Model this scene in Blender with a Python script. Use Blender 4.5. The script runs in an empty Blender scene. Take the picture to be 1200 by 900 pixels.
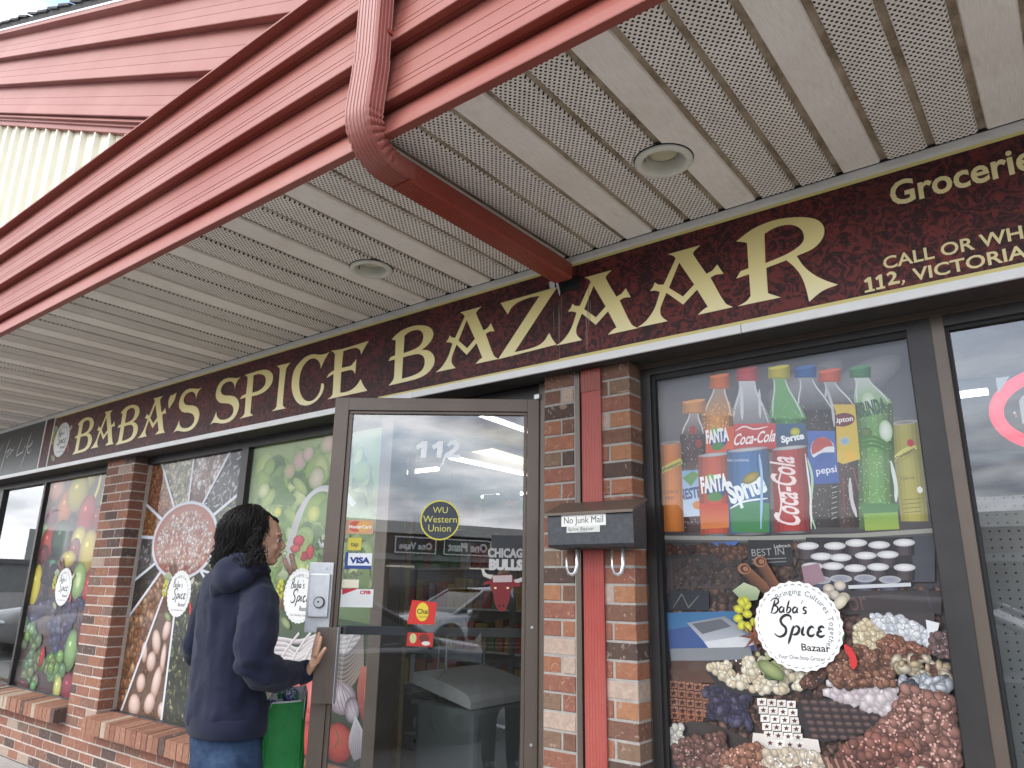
import bpy, bmesh, math, random
from mathutils import Vector, Matrix, noise
from mathutils.geometry import tessellate_polygon
random.seed(11)
SC = bpy.context.scene
COL = SC.collection
R = math.radians

# ---------------------------------------------------------------- camera
FPX, YAW, PIT, ROL = 854.02, -0.66255581, 0.27102425, 0.01627602
CAMP = Vector((0, 0, 1.32))
_f = Vector((math.sin(YAW)*math.cos(PIT), math.cos(YAW)*math.cos(PIT), math.sin(PIT)))
_r = Vector((math.cos(YAW), -math.sin(YAW), 0)); _u = _r.cross(_f)
CR = _r*math.cos(ROL) + _u*math.sin(ROL); CU = -_r*math.sin(ROL) + _u*math.cos(ROL); CF = _f
cd = bpy.data.cameras.new('camera'); cam = bpy.data.objects.new('camera', cd); COL.objects.link(cam)
cd.sensor_width = 36; cd.lens = FPX/1200*36; cd.clip_start = 0.03; cd.clip_end = 3000
cam.matrix_world = Matrix(((CR.x, CU.x, -CF.x, 0), (CR.y, CU.y, -CF.y, 0), (CR.z, CU.z, -CF.z, CAMP.z), (0, 0, 0, 1)))
SC.camera = cam
SC.render.resolution_x = 1024; SC.render.resolution_y = 768

# ---------------------------------------------------------------- sky, sun, exposure
SUN_EL, SUN_AZ = 42, 212            # degrees; azimuth clockwise from +Y
w = bpy.data.worlds.new('World'); SC.world = w; w.use_nodes = True
nt = w.node_tree; nt.nodes.clear()
def WN(t, **k):
    n = nt.nodes.new(t)
    for a, b in k.items(): setattr(n, a, b)
    return n
out = WN('ShaderNodeOutputWorld'); bg = WN('ShaderNodeBackground'); bg.inputs[1].default_value = 0.15
sky = WN('ShaderNodeTexSky', sky_type='NISHITA', sun_disc=False); sky.sun_elevation = R(SUN_EL); sky.sun_rotation = R(SUN_AZ)
sky.air_density = 1.0; sky.dust_density = 1.5
tc = WN('ShaderNodeTexCoord'); mp = WN('ShaderNodeMapping'); mp.inputs['Scale'].default_value = (1.4, 1.4, 5.0)
nz = WN('ShaderNodeTexNoise'); nz.inputs['Scale'].default_value = 1.7; nz.inputs['Detail'].default_value = 9; nz.inputs['Roughness'].default_value = .55; nz.inputs['Distortion'].default_value = .5
cr = WN('ShaderNodeValToRGB'); cr.color_ramp.elements[0].position = .36; cr.color_ramp.elements[1].position = .52
nz2 = WN('ShaderNodeTexNoise'); nz2.inputs['Scale'].default_value = 3.6; nz2.inputs['Detail'].default_value = 8
cr2 = WN('ShaderNodeValToRGB'); cr2.color_ramp.elements[0].position = .40; cr2.color_ramp.elements[1].position = .62
cr2.color_ramp.elements[0].color = (3.0, 3.2, 3.8, 1); cr2.color_ramp.elements[1].color = (9.6, 9.7, 10.0, 1)
mx = WN('ShaderNodeMix', data_type='RGBA')
L = nt.links.new
L(tc.outputs['Generated'], mp.inputs[0]); L(mp.outputs[0], nz.inputs[0]); L(mp.outputs[0], nz2.inputs[0])
L(nz.outputs[0], cr.inputs[0]); L(nz2.outputs[0], cr2.inputs[0])
L(cr.outputs[0], mx.inputs[0]); L(sky.outputs[0], mx.inputs[6]); L(cr2.outputs[0], mx.inputs[7])
L(mx.outputs[2], bg.inputs[0]); L(bg.outputs[0], out.inputs[0])
sd = bpy.data.lights.new('sun', 'SUN'); sd.energy = 0.55; sd.angle = R(30); sd.color = (1, .96, .9)
sun = bpy.data.objects.new('sun', sd); COL.objects.link(sun)
_sv = Vector((math.sin(R(SUN_AZ))*math.cos(R(SUN_EL)), math.cos(R(SUN_AZ))*math.cos(R(SUN_EL)), math.sin(R(SUN_EL))))
sun.rotation_euler = _sv.to_track_quat('Z', 'Y').to_euler(); sun.location = (0, -5, 12)
SC.view_settings.view_transform = 'Standard'; SC.view_settings.look = 'None'
SC.view_settings.exposure = 1.62; SC.view_settings.gamma = 1
SC.cycles.max_bounces = 8; SC.cycles.transparent_max_bounces = 24; SC.cycles.caustics_reflective = False; SC.cycles.caustics_refractive = False

# ---------------------------------------------------------------- helpers
def ray(x, y): return CR*((x-600)/FPX) + CU*((450-y)/FPX) + CF
def P(x, y, Y): d = ray(x, y); return CAMP + d*(Y/d.y)          # point of the plane Y that the photo pixel shows
def PZ(x, y, Z): d = ray(x, y); return CAMP + d*((Z-CAMP.z)/d.z)
def pxm(p): return FPX/((Vector(p)-CAMP).dot(CF))               # photo pixels per metre at a point
def lin(c):
    c = c/255
    return c/12.92 if c <= .04045 else ((c+.055)/1.055)**2.4
def rgb(*c):
    if len(c) == 1: c = c[0]
    return (lin(c[0]), lin(c[1]), lin(c[2]), 1)
def tag(o, label=None, cat=None, group=None, kind=None):
    if label: o['label'] = label
    if cat: o['category'] = cat
    if group: o['group'] = group
    if kind: o['kind'] = kind
    return o
def thing(name, loc, label, cat, group=None, rz=0):
    o = bpy.data.objects.new(name, None); COL.objects.link(o); o.location = loc; o.rotation_euler.z = rz
    o.empty_display_size = .1
    return tag(o, label, cat, group)
def wloc(p):
    v = Vector((0, 0, 0))
    while p is not None: v += p.location; p = p.parent
    return v
def link(name, me, parent=None, loc=None):
    o = bpy.data.objects.new(name, me); COL.objects.link(o)
    if parent: o.parent = parent
    if loc is not None: o.location = Vector(loc) - wloc(parent)
    return o
def mk(name, vs, fs, m, parent=None, smooth=False, cols=None, local=False):
    off = Vector((0, 0, 0)) if local else wloc(parent)
    me = bpy.data.meshes.new(name); me.from_pydata([tuple(Vector(v)-off) for v in vs], [], fs)
    ms = m if isinstance(m, (list, tuple)) else [m]
    for q in ms: me.materials.append(q)
    if smooth: me.polygons.foreach_set('use_smooth', [True]*len(me.polygons))
    if cols:
        a = me.color_attributes.new('Col', 'FLOAT_COLOR', 'POINT'); a.data.foreach_set('color', [x for c in cols for x in c])
    me.update()
    o = bpy.data.objects.new(name, me); COL.objects.link(o)
    if parent: o.parent = parent
    return o
class MB:
    def __init__(s): s.v = []; s.f = []
    def add(s, v, f): n = len(s.v); s.v += [Vector(q) for q in v]; s.f += [tuple(i+n for i in q) for q in f]; return s
    def box(s, a, b, bev=0):
        x0, y0, z0 = a; x1, y1, z1 = b
        if x0 > x1: x0, x1 = x1, x0
        if y0 > y1: y0, y1 = y1, y0
        if z0 > z1: z0, z1 = z1, z0
        if not bev:
            return s.add([(x0,y0,z0),(x1,y0,z0),(x1,y1,z0),(x0,y1,z0),(x0,y0,z1),(x1,y0,z1),(x1,y1,z1),(x0,y1,z1)],
                     [(0,3,2,1),(4,5,6,7),(0,1,5,4),(1,2,6,5),(2,3,7,6),(3,0,4,7)])
        e = bev; bm = bmesh.new(); bmesh.ops.create_cube(bm, size=1)
        for v in bm.verts: v.co = Vector(((x0+x1)/2+v.co.x*(x1-x0), (y0+y1)/2+v.co.y*(y1-y0), (z0+z1)/2+v.co.z*(z1-z0)))
        bmesh.ops.bevel(bm, geom=bm.edges[:], offset=e, segments=2, affect='EDGES', profile=.6)
        s.bm(bm); return s
    def bm(s, bm):
        bm.verts.index_update(); s.add([v.co.copy() for v in bm.verts], [tuple(v.index for v in f.verts) for f in bm.faces]); bm.free()
    def tube(s, pts, r, n=8, cap=True, flat=1):
        pts = [Vector(p) for p in pts]; rs = r if isinstance(r, (list, tuple)) else [r]*len(pts)
        base = len(s.v); prev = None
        for i, p in enumerate(pts):
            t = (pts[min(i+1, len(pts)-1)]-pts[max(i-1, 0)]).normalized()
            if prev is None: prev = t.orthogonal().normalized()
            a = (prev - t*prev.dot(t)).normalized(); b = t.cross(a); prev = a
            for k in range(n):
                g = 2*math.pi*k/n; s.v.append(p + a*(rs[i]*math.cos(g)) + b*(rs[i]*flat*math.sin(g)))
        for i in range(len(pts)-1):
            for k in range(n):
                k2 = (k+1) % n; s.f.append((base+i*n+k, base+i*n+k2, base+(i+1)*n+k2, base+(i+1)*n+k))
        if cap: s.f.append(tuple(base+k for k in reversed(range(n)))); s.f.append(tuple(base+(len(pts)-1)*n+k for k in range(n)))
        return s
    def ring(s, rings, cap=True):                       # loft closed rings of equal length
        base = len(s.v); n = len(rings[0])
        for q in rings: s.v += [Vector(p) for p in q]
        for i in range(len(rings)-1):
            for k in range(n):
                k2 = (k+1) % n; s.f.append((base+i*n+k, base+i*n+k2, base+(i+1)*n+k2, base+(i+1)*n+k))
        if cap: s.f.append(tuple(base+k for k in reversed(range(n)))); s.f.append(tuple(base+(len(rings)-1)*n+k for k in range(n)))
        return s
    def ball(s, c, r, n=12, M=None):
        c = Vector(c); rr = r if isinstance(r, (list, tuple)) else (r, r, r); rings = []
        base = len(s.v); m = n//2
        for i in range(m+1):
            t = math.pi*i/m
            for k in range(n):
                g = 2*math.pi*k/n; q = Vector((rr[0]*math.sin(t)*math.cos(g), rr[1]*math.sin(t)*math.sin(g), rr[2]*math.cos(t)))
                if M: q = M @ q
                s.v.append(c+q)
        for i in range(m):
            for k in range(n):
                k2 = (k+1) % n; s.f.append((base+i*n+k, base+(i+1)*n+k, base+(i+1)*n+k2, base+i*n+k2))
        return s
    def cyl(s, c, r, h, n=24, axis='z', r2=None):
        c = Vector(c); d = {'x': Vector((1,0,0)), 'y': Vector((0,1,0)), 'z': Vector((0,0,1))}[axis]
        return s.tube([c, c+d*h], [r, r if r2 is None else r2], n)
    def build(s, name, m, parent=None, smooth=False): return mk(name, s.v, s.f, m, parent, smooth)
def autosmooth(o, ang=35):
    me = o.data; me.polygons.foreach_set('use_smooth', [True]*len(me.polygons))
    bm = bmesh.new(); bm.from_mesh(me)
    for e in bm.edges:
        if len(e.link_faces) == 2 and e.calc_face_angle(0) > R(ang): e.smooth = False
    bm.to_mesh(me); bm.free(); return o
def remeshed(name, mb, vox, m, parent, sm=2, disp=None, cols=None):
    me = bpy.data.meshes.new('tmp'); me.from_pydata([tuple(v) for v in mb.v], [], mb.f)
    o = bpy.data.objects.new('tmp', me); COL.objects.link(o)
    md = o.modifiers.new('r', 'REMESH'); md.mode = 'VOXEL'; md.voxel_size = vox
    if sm: s_ = o.modifiers.new('s', 'SMOOTH'); s_.factor = .6; s_.iterations = sm
    bpy.context.view_layer.update()
    ev = o.evaluated_get(bpy.context.evaluated_depsgraph_get()); m2 = bpy.data.meshes.new_from_object(ev)
    bpy.data.objects.remove(o); off = wloc(parent)
    if disp:
        ns = [v.normal.copy() for v in m2.vertices]
        for v, q in zip(m2.vertices, ns): v.co += q*disp(v.co)
    for v in m2.vertices: v.co -= off
    m2.materials.clear(); m2.materials.append(m); m2.polygons.foreach_set('use_smooth', [True]*len(m2.polygons)); m2.name = name
    return link(name, m2, parent)

# ---------------------------------------------------------------- materials
class NT:
    def __init__(s, name):
        s.m = bpy.data.materials.new(name); s.m.use_nodes = True; s.t = s.m.node_tree; s.b = s.t.nodes['Principled BSDF']
    def n(s, t, **k):
        q = s.t.nodes.new(t)
        for a, b in k.items():
            if a.startswith('_'): continue
            setattr(q, a, b)
        return q
    def l(s, a, b): s.t.links.new(a, b)
    def noise(s, scale, detail=4, rough=.5, vec=None, dist=0):
        q = s.n('ShaderNodeTexNoise'); q.inputs['Scale'].default_value = scale; q.inputs['Detail'].default_value = detail
        q.inputs['Roughness'].default_value = rough; q.inputs['Distortion'].default_value = dist
        if vec is not None: s.l(vec, q.inputs[0])
        return q.outputs[0]
    def coord(s, kind='Object'): return s.n('ShaderNodeTexCoord').outputs[kind]
    def pos(s): return s.n('ShaderNodeNewGeometry').outputs['Position']
    def mapp(s, vec, sc=(1,1,1), rot=(0,0,0)):
        q = s.n('ShaderNodeMapping'); q.inputs['Scale'].default_value = sc; q.inputs['Rotation'].default_value = rot; s.l(vec, q.inputs[0]); return q.outputs[0]
    def ramp(s, fac, stops, const=False):
        q = s.n('ShaderNodeValToRGB'); e = q.color_ramp
        if const: e.interpolation = 'CONSTANT'
        while len(e.elements) < len(stops): e.elements.new(.5)
        for el, (p, c) in zip(e.elements, stops): el.position = p; el.color = c if len(c) == 4 else (*c, 1)
        s.l(fac, q.inputs[0]); return q.outputs[0]
    def mix(s, fac, a, b, mode='MIX'):
        q = s.n('ShaderNodeMix', data_type='RGBA'); q.blend_type = mode
        for v, i in ((fac, 0), (a, 6), (b, 7)):
            if isinstance(v, (int, float)): q.inputs[i].default_value = v
            elif isinstance(v, tuple): q.inputs[i].default_value = v if len(v) == 4 else (*v, 1)
            else: s.l(v, q.inputs[i])
        return q.outputs[2]
    def math(s, op, a, b=None, c=None):
        q = s.n('ShaderNodeMath'); q.operation = op
        for i, v in enumerate((a, b, c)):
            if v is None: continue
            if isinstance(v, (int, float)): q.inputs[i].default_value = v
            else: s.l(v, q.inputs[i])
        return q.outputs[0]
    def bump(s, h, st=.3, d=.002, nrm=None):
        q = s.n('ShaderNodeBump'); q.inputs['Strength'].default_value = st; q.inputs['Distance'].default_value = d; s.l(h, q.inputs['Height'])
        if nrm is not None: s.l(nrm, q.inputs['Normal'])
        s.l(q.outputs[0], s.b.inputs['Normal']); return q.outputs[0]
    def base(s, v):
        if isinstance(v, tuple): s.b.inputs['Base Color'].default_value = v if len(v) == 4 else (*v, 1)
        else: s.l(v, s.b.inputs['Base Color'])
    def set(s, **k):
        for a, b in k.items(): s.b.inputs[{'rough': 'Roughness', 'metal': 'Metallic', 'spec': 'Specular IOR Level', 'coat': 'Coat Weight', 'sheen': 'Sheen Weight', 'sss': 'Subsurface Weight', 'em': 'Emission Strength', 'emc': 'Emission Color', 'alpha': 'Alpha'}[a]].default_value = b
def simple(name, c, rough=.5, metal=0, var=.12, scale=12, bump=0, bscale=60, spec=.5, coat=0, wear=None):
    n = NT(name); v = n.coord()
    c2 = tuple(min(1, x*(1+var)) for x in c[:3]); c1 = tuple(x*(1-var) for x in c[:3])
    col = n.ramp(n.noise(scale, 5, .6, v), [(.3, c1), (.7, c2)])
    if wear: col = n.mix(n.ramp(n.noise(scale*4, 6, .7, v), [(.58, (0,0,0)), (.68, (1,1,1))]), col, wear)
    n.base(col); n.set(rough=rough, metal=metal, spec=spec, coat=coat)
    if bump: n.bump(n.noise(bscale, 5, .6, v), bump, .002)
    return n.m
def glass(name, r0=.1, tint=(.9, .93, .92), rough=.003, dirt=.02, dcol=(.6, .62, .62), g=1):
    n = NT(name); t = n.t; o = t.nodes['Material Output']; t.nodes.remove(n.b)
    lw = n.n('ShaderNodeLayerWeight'); f5 = n.math('POWER', lw.outputs['Facing'], 5.0)
    fac = n.math('MULTIPLY_ADD', f5, (1-r0)*g, r0)
    tr = n.n('ShaderNodeBsdfTransparent'); tr.inputs[0].default_value = (*tint, 1)
    gl = n.n('ShaderNodeBsdfGlossy'); gl.inputs['Roughness'].default_value = rough; gl.inputs[0].default_value = (1, 1, 1, 1)
    df = n.n('ShaderNodeBsdfDiffuse'); df.inputs[0].default_value = (*dcol, 1)
    m1 = n.n('ShaderNodeMixShader'); n.l(fac, m1.inputs[0]); n.l(tr.outputs[0], m1.inputs[1]); n.l(gl.outputs[0], m1.inputs[2])
    p = n.pos(); dd = n.ramp(n.noise(5, 7, .7, n.mapp(p, (1, 1, .35)), 1.2), [(.35, (0,0,0)), (.75, (1,1,1))])
    fd = n.math('MULTIPLY', dd, dirt*2); m2 = n.n('ShaderNodeMixShader'); n.l(fd, m2.inputs[0]); n.l(m1.outputs[0], m2.inputs[1]); n.l(df.outputs[0], m2.inputs[2])
    n.l(m2.outputs[0], o.inputs[0]); return n.m
def emis(name, c, s):
    n = NT(name); n.base((.8, .8, .8)); n.set(em=s, emc=(*c[:3], 1)); return n.m
M = {}
# red painted siding: chalky, slightly faded
def paintmat(name, c, rough=.42, fade=.25):
    n = NT(name); p = n.pos()
    a = n.ramp(n.noise(1.3, 5, .6, p), [(.3, c), (.75, tuple(x*(1-fade)+fade*.55*y for x, y in zip(c, (1, .60, .48))))])
    a = n.mix(n.ramp(n.noise(90, 3, .6, p), [(.45, (0,0,0)), (.8, (.18,.18,.18))]), a, tuple(x*.75 for x in c))
    st = n.ramp(n.noise(7, 6, .65, n.mapp(p, (6, 6, .7))), [(.55, (0,0,0)), (.85, (.35,.35,.35))])
    a = n.mix(st, a, tuple(x*.7 for x in c))
    n.base(a); n.set(rough=rough, spec=.4); n.bump(n.noise(140, 2, .5, p), .12, .001); return n.m
M['red'] = paintmat('red_siding', (.245, .052, .035), .55, .20)
M['redpipe'] = paintmat('red_pipe', (.24, .044, .032), .36, .22)
M['redrust'] = paintmat('red_pipe_worn', (.24, .034, .018), .33, .12)
M['cream'] = simple('cream_siding', (.68, .65, .50), .5, var=.06, scale=4, bump=.05)
M['shingle'] = simple('dark_shingle', (.045, .043, .042), .9, var=.4, scale=40, bump=.8, bscale=300)
M['bronze'] = simple('bronze_aluminium', (.125, .098, .078), .38, metal=.35, var=.10, scale=5, bump=.04, bscale=200)
M['darkframe'] = simple('dark_aluminium', (.035, .032, .031), .42, metal=.25, var=.25, scale=6, bump=.04, bscale=200)
M['blackrub'] = simple('black_gasket', (.008, .008, .008), .6)
M['shade'] = simple('dark_plywood', (.028, .024, .020), .8, var=.3)
M['whitetrim'] = simple('white_trim', (.84, .84, .82), .45, var=.04, scale=9, bump=.08)
M['greytrim'] = simple('grey_trim', (.68, .67, .64), .5, var=.07, scale=9)
M['yellow'] = simple('yellow_print', rgb(222, 208, 132)[:3], .4, var=.04, scale=2)
M['cream2'] = simple('cream_print', rgb(240, 226, 170)[:3], .4, var=.03, scale=2)
M['white'] = simple('white_vinyl', (.78, .78, .76), .4, var=.03)
M['black'] = simple('black_plastic', (.012, .012, .013), .45, var=.2)
M['chrome'] = simple('brushed_metal', (.62, .63, .64), .32, metal=.9, var=.08, scale=60, bump=.05)
M['galv'] = simple('zinc_plate', (.56, .57, .58), .42, metal=.55, var=.10, scale=30, bump=.1, bscale=90)
M['glass'] = glass('window_glass', .16, dirt=.012)
M['glassdoor'] = glass('door_glass', .16, dirt=.006)
M['glassprint'] = glass('print_glass', .025, (1, 1, 1), .03, .004, g=.38)
M['glassR'] = glass('tinted_glass', .12, (.80, .82, .82), dirt=.02)
# soffit, solid and perforated; grime on it is its own colour
def soffit(name, perf):
    n = NT(name); p = n.pos()
    a = n.ramp(n.noise(2.0, 6, .65, p), [(.3, rgb(226, 217, 205)), (.7, rgb(244, 237, 227))])
    g = n.ramp(n.noise(9, 7, .7, n.mapp(p, (2.5, .8, 1))), [(.56, (0,0,0)), (.78, (.38,.38,.38))])
    a = n.mix(g, a, rgb(140, 126, 108))
    grain = n.noise(50, 4, .6, n.mapp(p, (5, .35, 1)))
    a = n.mix(n.ramp(grain, [(.35, (.2,.2,.2)), (.6, (0,0,0))]), a, rgb(165, 154, 142))
    if perf:
        sx = n.n('ShaderNodeSeparateXYZ'); n.l(p, sx.inputs[0]); q = .0175
        u = n.math('DIVIDE', sx.outputs[0], q); v = n.math('DIVIDE', sx.outputs[1], q*.62)
        row = n.math('FLOOR', v); sh = n.math('MULTIPLY', n.math('MODULO', n.math('ABSOLUTE', row), 2.0), .5)
        fu = n.math('SUBTRACT', n.math('FRACT', n.math('ADD', u, sh)), .5); fv = n.math('MULTIPLY', n.math('SUBTRACT', n.math('FRACT', v), .5), .62)
        d = n.math('SQRT', n.math('ADD', n.math('MULTIPLY', fu, fu), n.math('MULTIPLY', fv, fv)))
        jit = n.math('MULTIPLY_ADD', n.noise(40, 2, .5, p), .10, .175)
        hole = n.math('LESS_THAN', d, jit)
        a = n.mix(hole, a, (.012, .010, .009)); n.bump(n.math('SUBTRACT', n.math('MULTIPLY', grain, .1), hole), .5, .0015)
    else: n.bump(grain, .35, .0015)
    n.base(a); n.set(rough=.55, spec=.35); return n.m
M['soffit'] = soffit('soffit_vinyl', False); M['soffitp'] = soffit('soffit_perforated', True)
n = NT('soffit_groove'); p = n.pos()
n.base(n.ramp(n.noise(14, 6, .7, n.mapp(p, (1, .6, 1))), [(.3, rgb(92, 76, 56)), (.5, rgb(150, 134, 112)), (.75, rgb(184, 170, 150))])); n.set(rough=.7); M['groove'] = n.m
# brick: colour from the object, with fired flecks and scratches
n = NT('brick'); p = n.pos(); oi = n.n('ShaderNodeObjectInfo')
a = n.mix(n.ramp(n.noise(38, 6, .7, p), [(.35, (0,0,0)), (.7, (.55,.55,.55))]), oi.outputs['Color'], n.mix(1.0, oi.outputs['Color'], (.50, .46, .44), 'MULTIPLY'))
a = n.mix(n.ramp(n.noise(21, 3, .5, p, 2.5), [(.62, (0,0,0)), (.66, (.6,.6,.6))]), a, (.42, .30, .24))
a = n.mix(n.ramp(n.noise(120, 3, .7, p), [(.6, (0,0,0)), (.75, (.5,.5,.5))]), a, (.03, .024, .022))
n.base(a); n.set(rough=.85, spec=.25); n.bump(n.noise(55, 8, .75, p, 1.0), .8, .006); M['brick'] = n.m
def mortar(name, c):
    n = NT(name); p = n.pos(); n.base(n.ramp(n.noise(25, 7, .7, p), [(.3, tuple(x*.7 for x in c)), (.7, c)])); n.set(rough=.95, spec=.2); n.bump(n.noise(180, 5, .7, p), .7, .003); return n.m
M['mortar'] = mortar('mortar', (.58, .52, .45)); M['mortar2'] = mortar('grey_mortar', (.42, .39, .35))
# maroon sign face with leafy damask
n = NT('sign_damask'); p = n.pos(); q = n.mapp(p, (1, 1, 1))
big = n.noise(3.2, 4, .5, q); leaf = n.noise(23, 5, .62, q, 1.9); fine = n.noise(75, 3, .6, q, 2.2); swirl = n.noise(9, 2, .5, q, 5.0)
base = n.ramp(big, [(.35, rgb(76, 34, 36)), (.65, rgb(114, 48, 45))])
mask = n.ramp(leaf, [(.46, (.12,.12,.12)), (.56, (.92,.92,.92))]); mask2 = n.ramp(fine, [(.46, (0,0,0)), (.56, (1,1,1))])
a = n.mix(mask, rgb(34, 20, 24), base); a = n.mix(n.math('MULTIPLY', n.math('MULTIPLY', mask2, mask), .5), a, n.mix(.5, base, rgb(140, 60, 54)))
a = n.mix(n.ramp(swirl, [(.485, (0,0,0)), (.5, (.5,.5,.5)), (.515, (0,0,0))]), a, rgb(98, 78, 74))
n.base(a); n.set(rough=.45, spec=.3); M['damask'] = n.m
n = NT('print'); at = n.n('ShaderNodeAttribute'); at.attribute_name = 'Col'
pp = n.noise(420, 2, .5, n.pos()); n.base(n.mix(n.ramp(pp, [(.35, (.14,.14,.14)), (.6, (0,0,0))]), at.outputs['Color'], (.05, .05, .05))); n.set(rough=.45, spec=.35); M['print'] = n.m
# ================================================================ building shell
def extrudeX(mb, prof, x0, x1, closed=False):          # prof: (Y, z) points
    n = len(prof); vs = [(x0, y, z) for y, z in prof]+[(x1, y, z) for y, z in prof]
    fs = [(i, i+1, n+i+1, n+i) for i in range(n-1)]
    if closed: fs += [(n-1, 0, n, 2*n-1), tuple(reversed(range(n))), tuple(range(n, 2*n))]
    return mb.add(vs, fs)
def lapboard(h, lean, t=.0, grooves=(.22, .33, .62)):   # one lap of siding: (outward, up)
    pr = [(lean+.004, .0), (lean*.62, -.0015), (lean*.6, .0025), (lean*.56, -.0012), (.003, 0), (.0005, .002), (0, .007)]
    for g in grooves:
        y = lean*g*.96; pr += [(y, h*g-.0022), (y+.0022, h*g-.001), (y+.0022, h*g+.001), (y+.001, h*g+.0022)]
    pr += [(lean, h)]
    return pr
CX0, CX1 = -13.0, 2.6
YF, LEAN = 1.300, .048
canopy = thing('canopy', (-3, 1.4, 2.66), 'red lap-sided canopy fascia with pale perforated soffit running above the shop sign', 'canopy')
for zb, zt in ((2.779, 3.004), (3.004, 3.228), (3.228, 3.441)):
    mb = MB(); pr = [(YF+o, zb+u) for o, u in lapboard(zt-zb-.0005, LEAN)]; extrudeX(mb, pr, CX0, CX1)
    mk('fascia_board', mb.v, [tuple(reversed(f)) for f in mb.f], M['red'], canopy)
mb = MB(); extrudeX(mb, [(YF-.001, 3.441), (YF-.001, 3.449), (YF+.12, 3.452), (YF+.12, 3.430), (YF+LEAN+.002, 3.430), (YF+LEAN-.002, 3.4395)], CX0, CX1, True); mb.build('top_cap', M['red'], canopy)
mb = MB(); extrudeX(mb, [(YF+.001, 2.66), (YF, 2.664), (YF+.012, 2.705), (YF+.045, 2.7795), (YF+.12, 2.7795), (YF+.12, 2.715), (YF+.033, 2.71), (YF+.031, 2.66)], CX0, CX1, True); mb.build('bottom_trim', M['red'], canopy)
mb = MB(); mb.box((CX0, YF+.10, 2.80), (CX1, 2.6, 3.43)); mb.build('core', M['shade'], canopy)
# soffit planks: two perforated, one solid, repeated
PW = .1378; GR = .026
def plank(m, name):
    a, b = GR/2, PW-GR/2; y0, y1 = 1.325, 2.398; z = 2.68
    pr = [(a-.004, z+.014), (a, z+.002), (a+.003, z), (b-.003, z), (b, z+.002), (b+.004, z+.014)]
    vs = [(x, y0, q) for x, q in pr]+[(x, y1, q) for x, q in pr]; k = len(pr)
    fs = [(i, n_+i, n_+i+1, i+1) for i in range(k-1) for n_ in (k,)]
    me = bpy.data.meshes.new(name); me.from_pydata(vs, [], fs); me.materials.append(m); return me
pm, pp_ = plank(M['soffit'], 'soffit_plank'), plank(M['soffitp'], 'soffit_plank_perforated')
LIGHTS = ((-.916, 1.965), (-2.35, 1.976)); HR = .080
def near_light(x0, x1): return [l for l in LIGHTS if x0-HR < l[0] < x1+HR]
def grid_cut(name, xz, y0, y1, hits, m, parent):          # sheet with a round hole cut for each light
    xs_ = []
    for (a, za), (b, zb) in zip(xz, xz[1:]):
        n_ = max(1, int((b-a)/.005)); xs_ += [(a+(b-a)*i/n_, za+(zb-za)*i/n_) for i in range(n_)]
    xs_.append(xz[-1]); ys = {y0, y1}
    for l in hits: ys |= {l[1]-HR-.005+.005*i for i in range(35)}
    ys = sorted(ys); nx = len(xs_); vs = [(x, y, z) for y in ys for x, z in xs_]; fs = []
    for j in range(len(ys)-1):
        for i in range(nx-1):
            cx, cy = (xs_[i][0]+xs_[i+1][0])/2, (ys[j]+ys[j+1])/2
            if any(math.hypot(cx-l[0], cy-l[1]) < HR for l in hits): continue
            fs.append((j*nx+i, (j+1)*nx+i, (j+1)*nx+i+1, j*nx+i+1))
    return mk(name, vs, fs, m, parent)
X0 = -.478
for i in range(-88, 22):
    solid = i % 3 == 0; x = X0+i*PW
    if x < CX0 or x > CX1-PW: continue
    hits = near_light(x, x+PW)
    if hits:
        a, b, z = x+GR/2, x+PW-GR/2, 2.68
        grid_cut('soffit_plank', [(a-.004, z+.014), (a, z+.002), (a+.003, z), (b-.003, z), (b, z+.002), (b+.004, z+.014)], 1.325, 2.398, hits, M['soffit'] if solid else M['soffitp'], canopy)
    else: link('soffit_plank', pm if solid else pp_, canopy, (x, 0, 0))
xb = [CX0, -2.55, -2.15, -1.15, -.70, CX1]
for a, b in zip(xb, xb[1:]):
    hits = [l for l in LIGHTS if a < l[0] < b]
    if hits: grid_cut('soffit_backing', [(a, 2.690), (b, 2.690)], 1.33, 2.40, hits, M['groove'], canopy)
    else: mk('soffit_backing', [(a, 1.33, 2.690), (b, 1.33, 2.690), (b, 2.40, 2.690), (a, 2.40, 2.690)], [(0, 3, 2, 1)], M['groove'], canopy)
mb = MB(); mb.box((CX0, 2.394, 2.6785), (CX1, 2.41, 2.684)); mb.build('soffit_edge', M['blackrub'], canopy)
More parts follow.
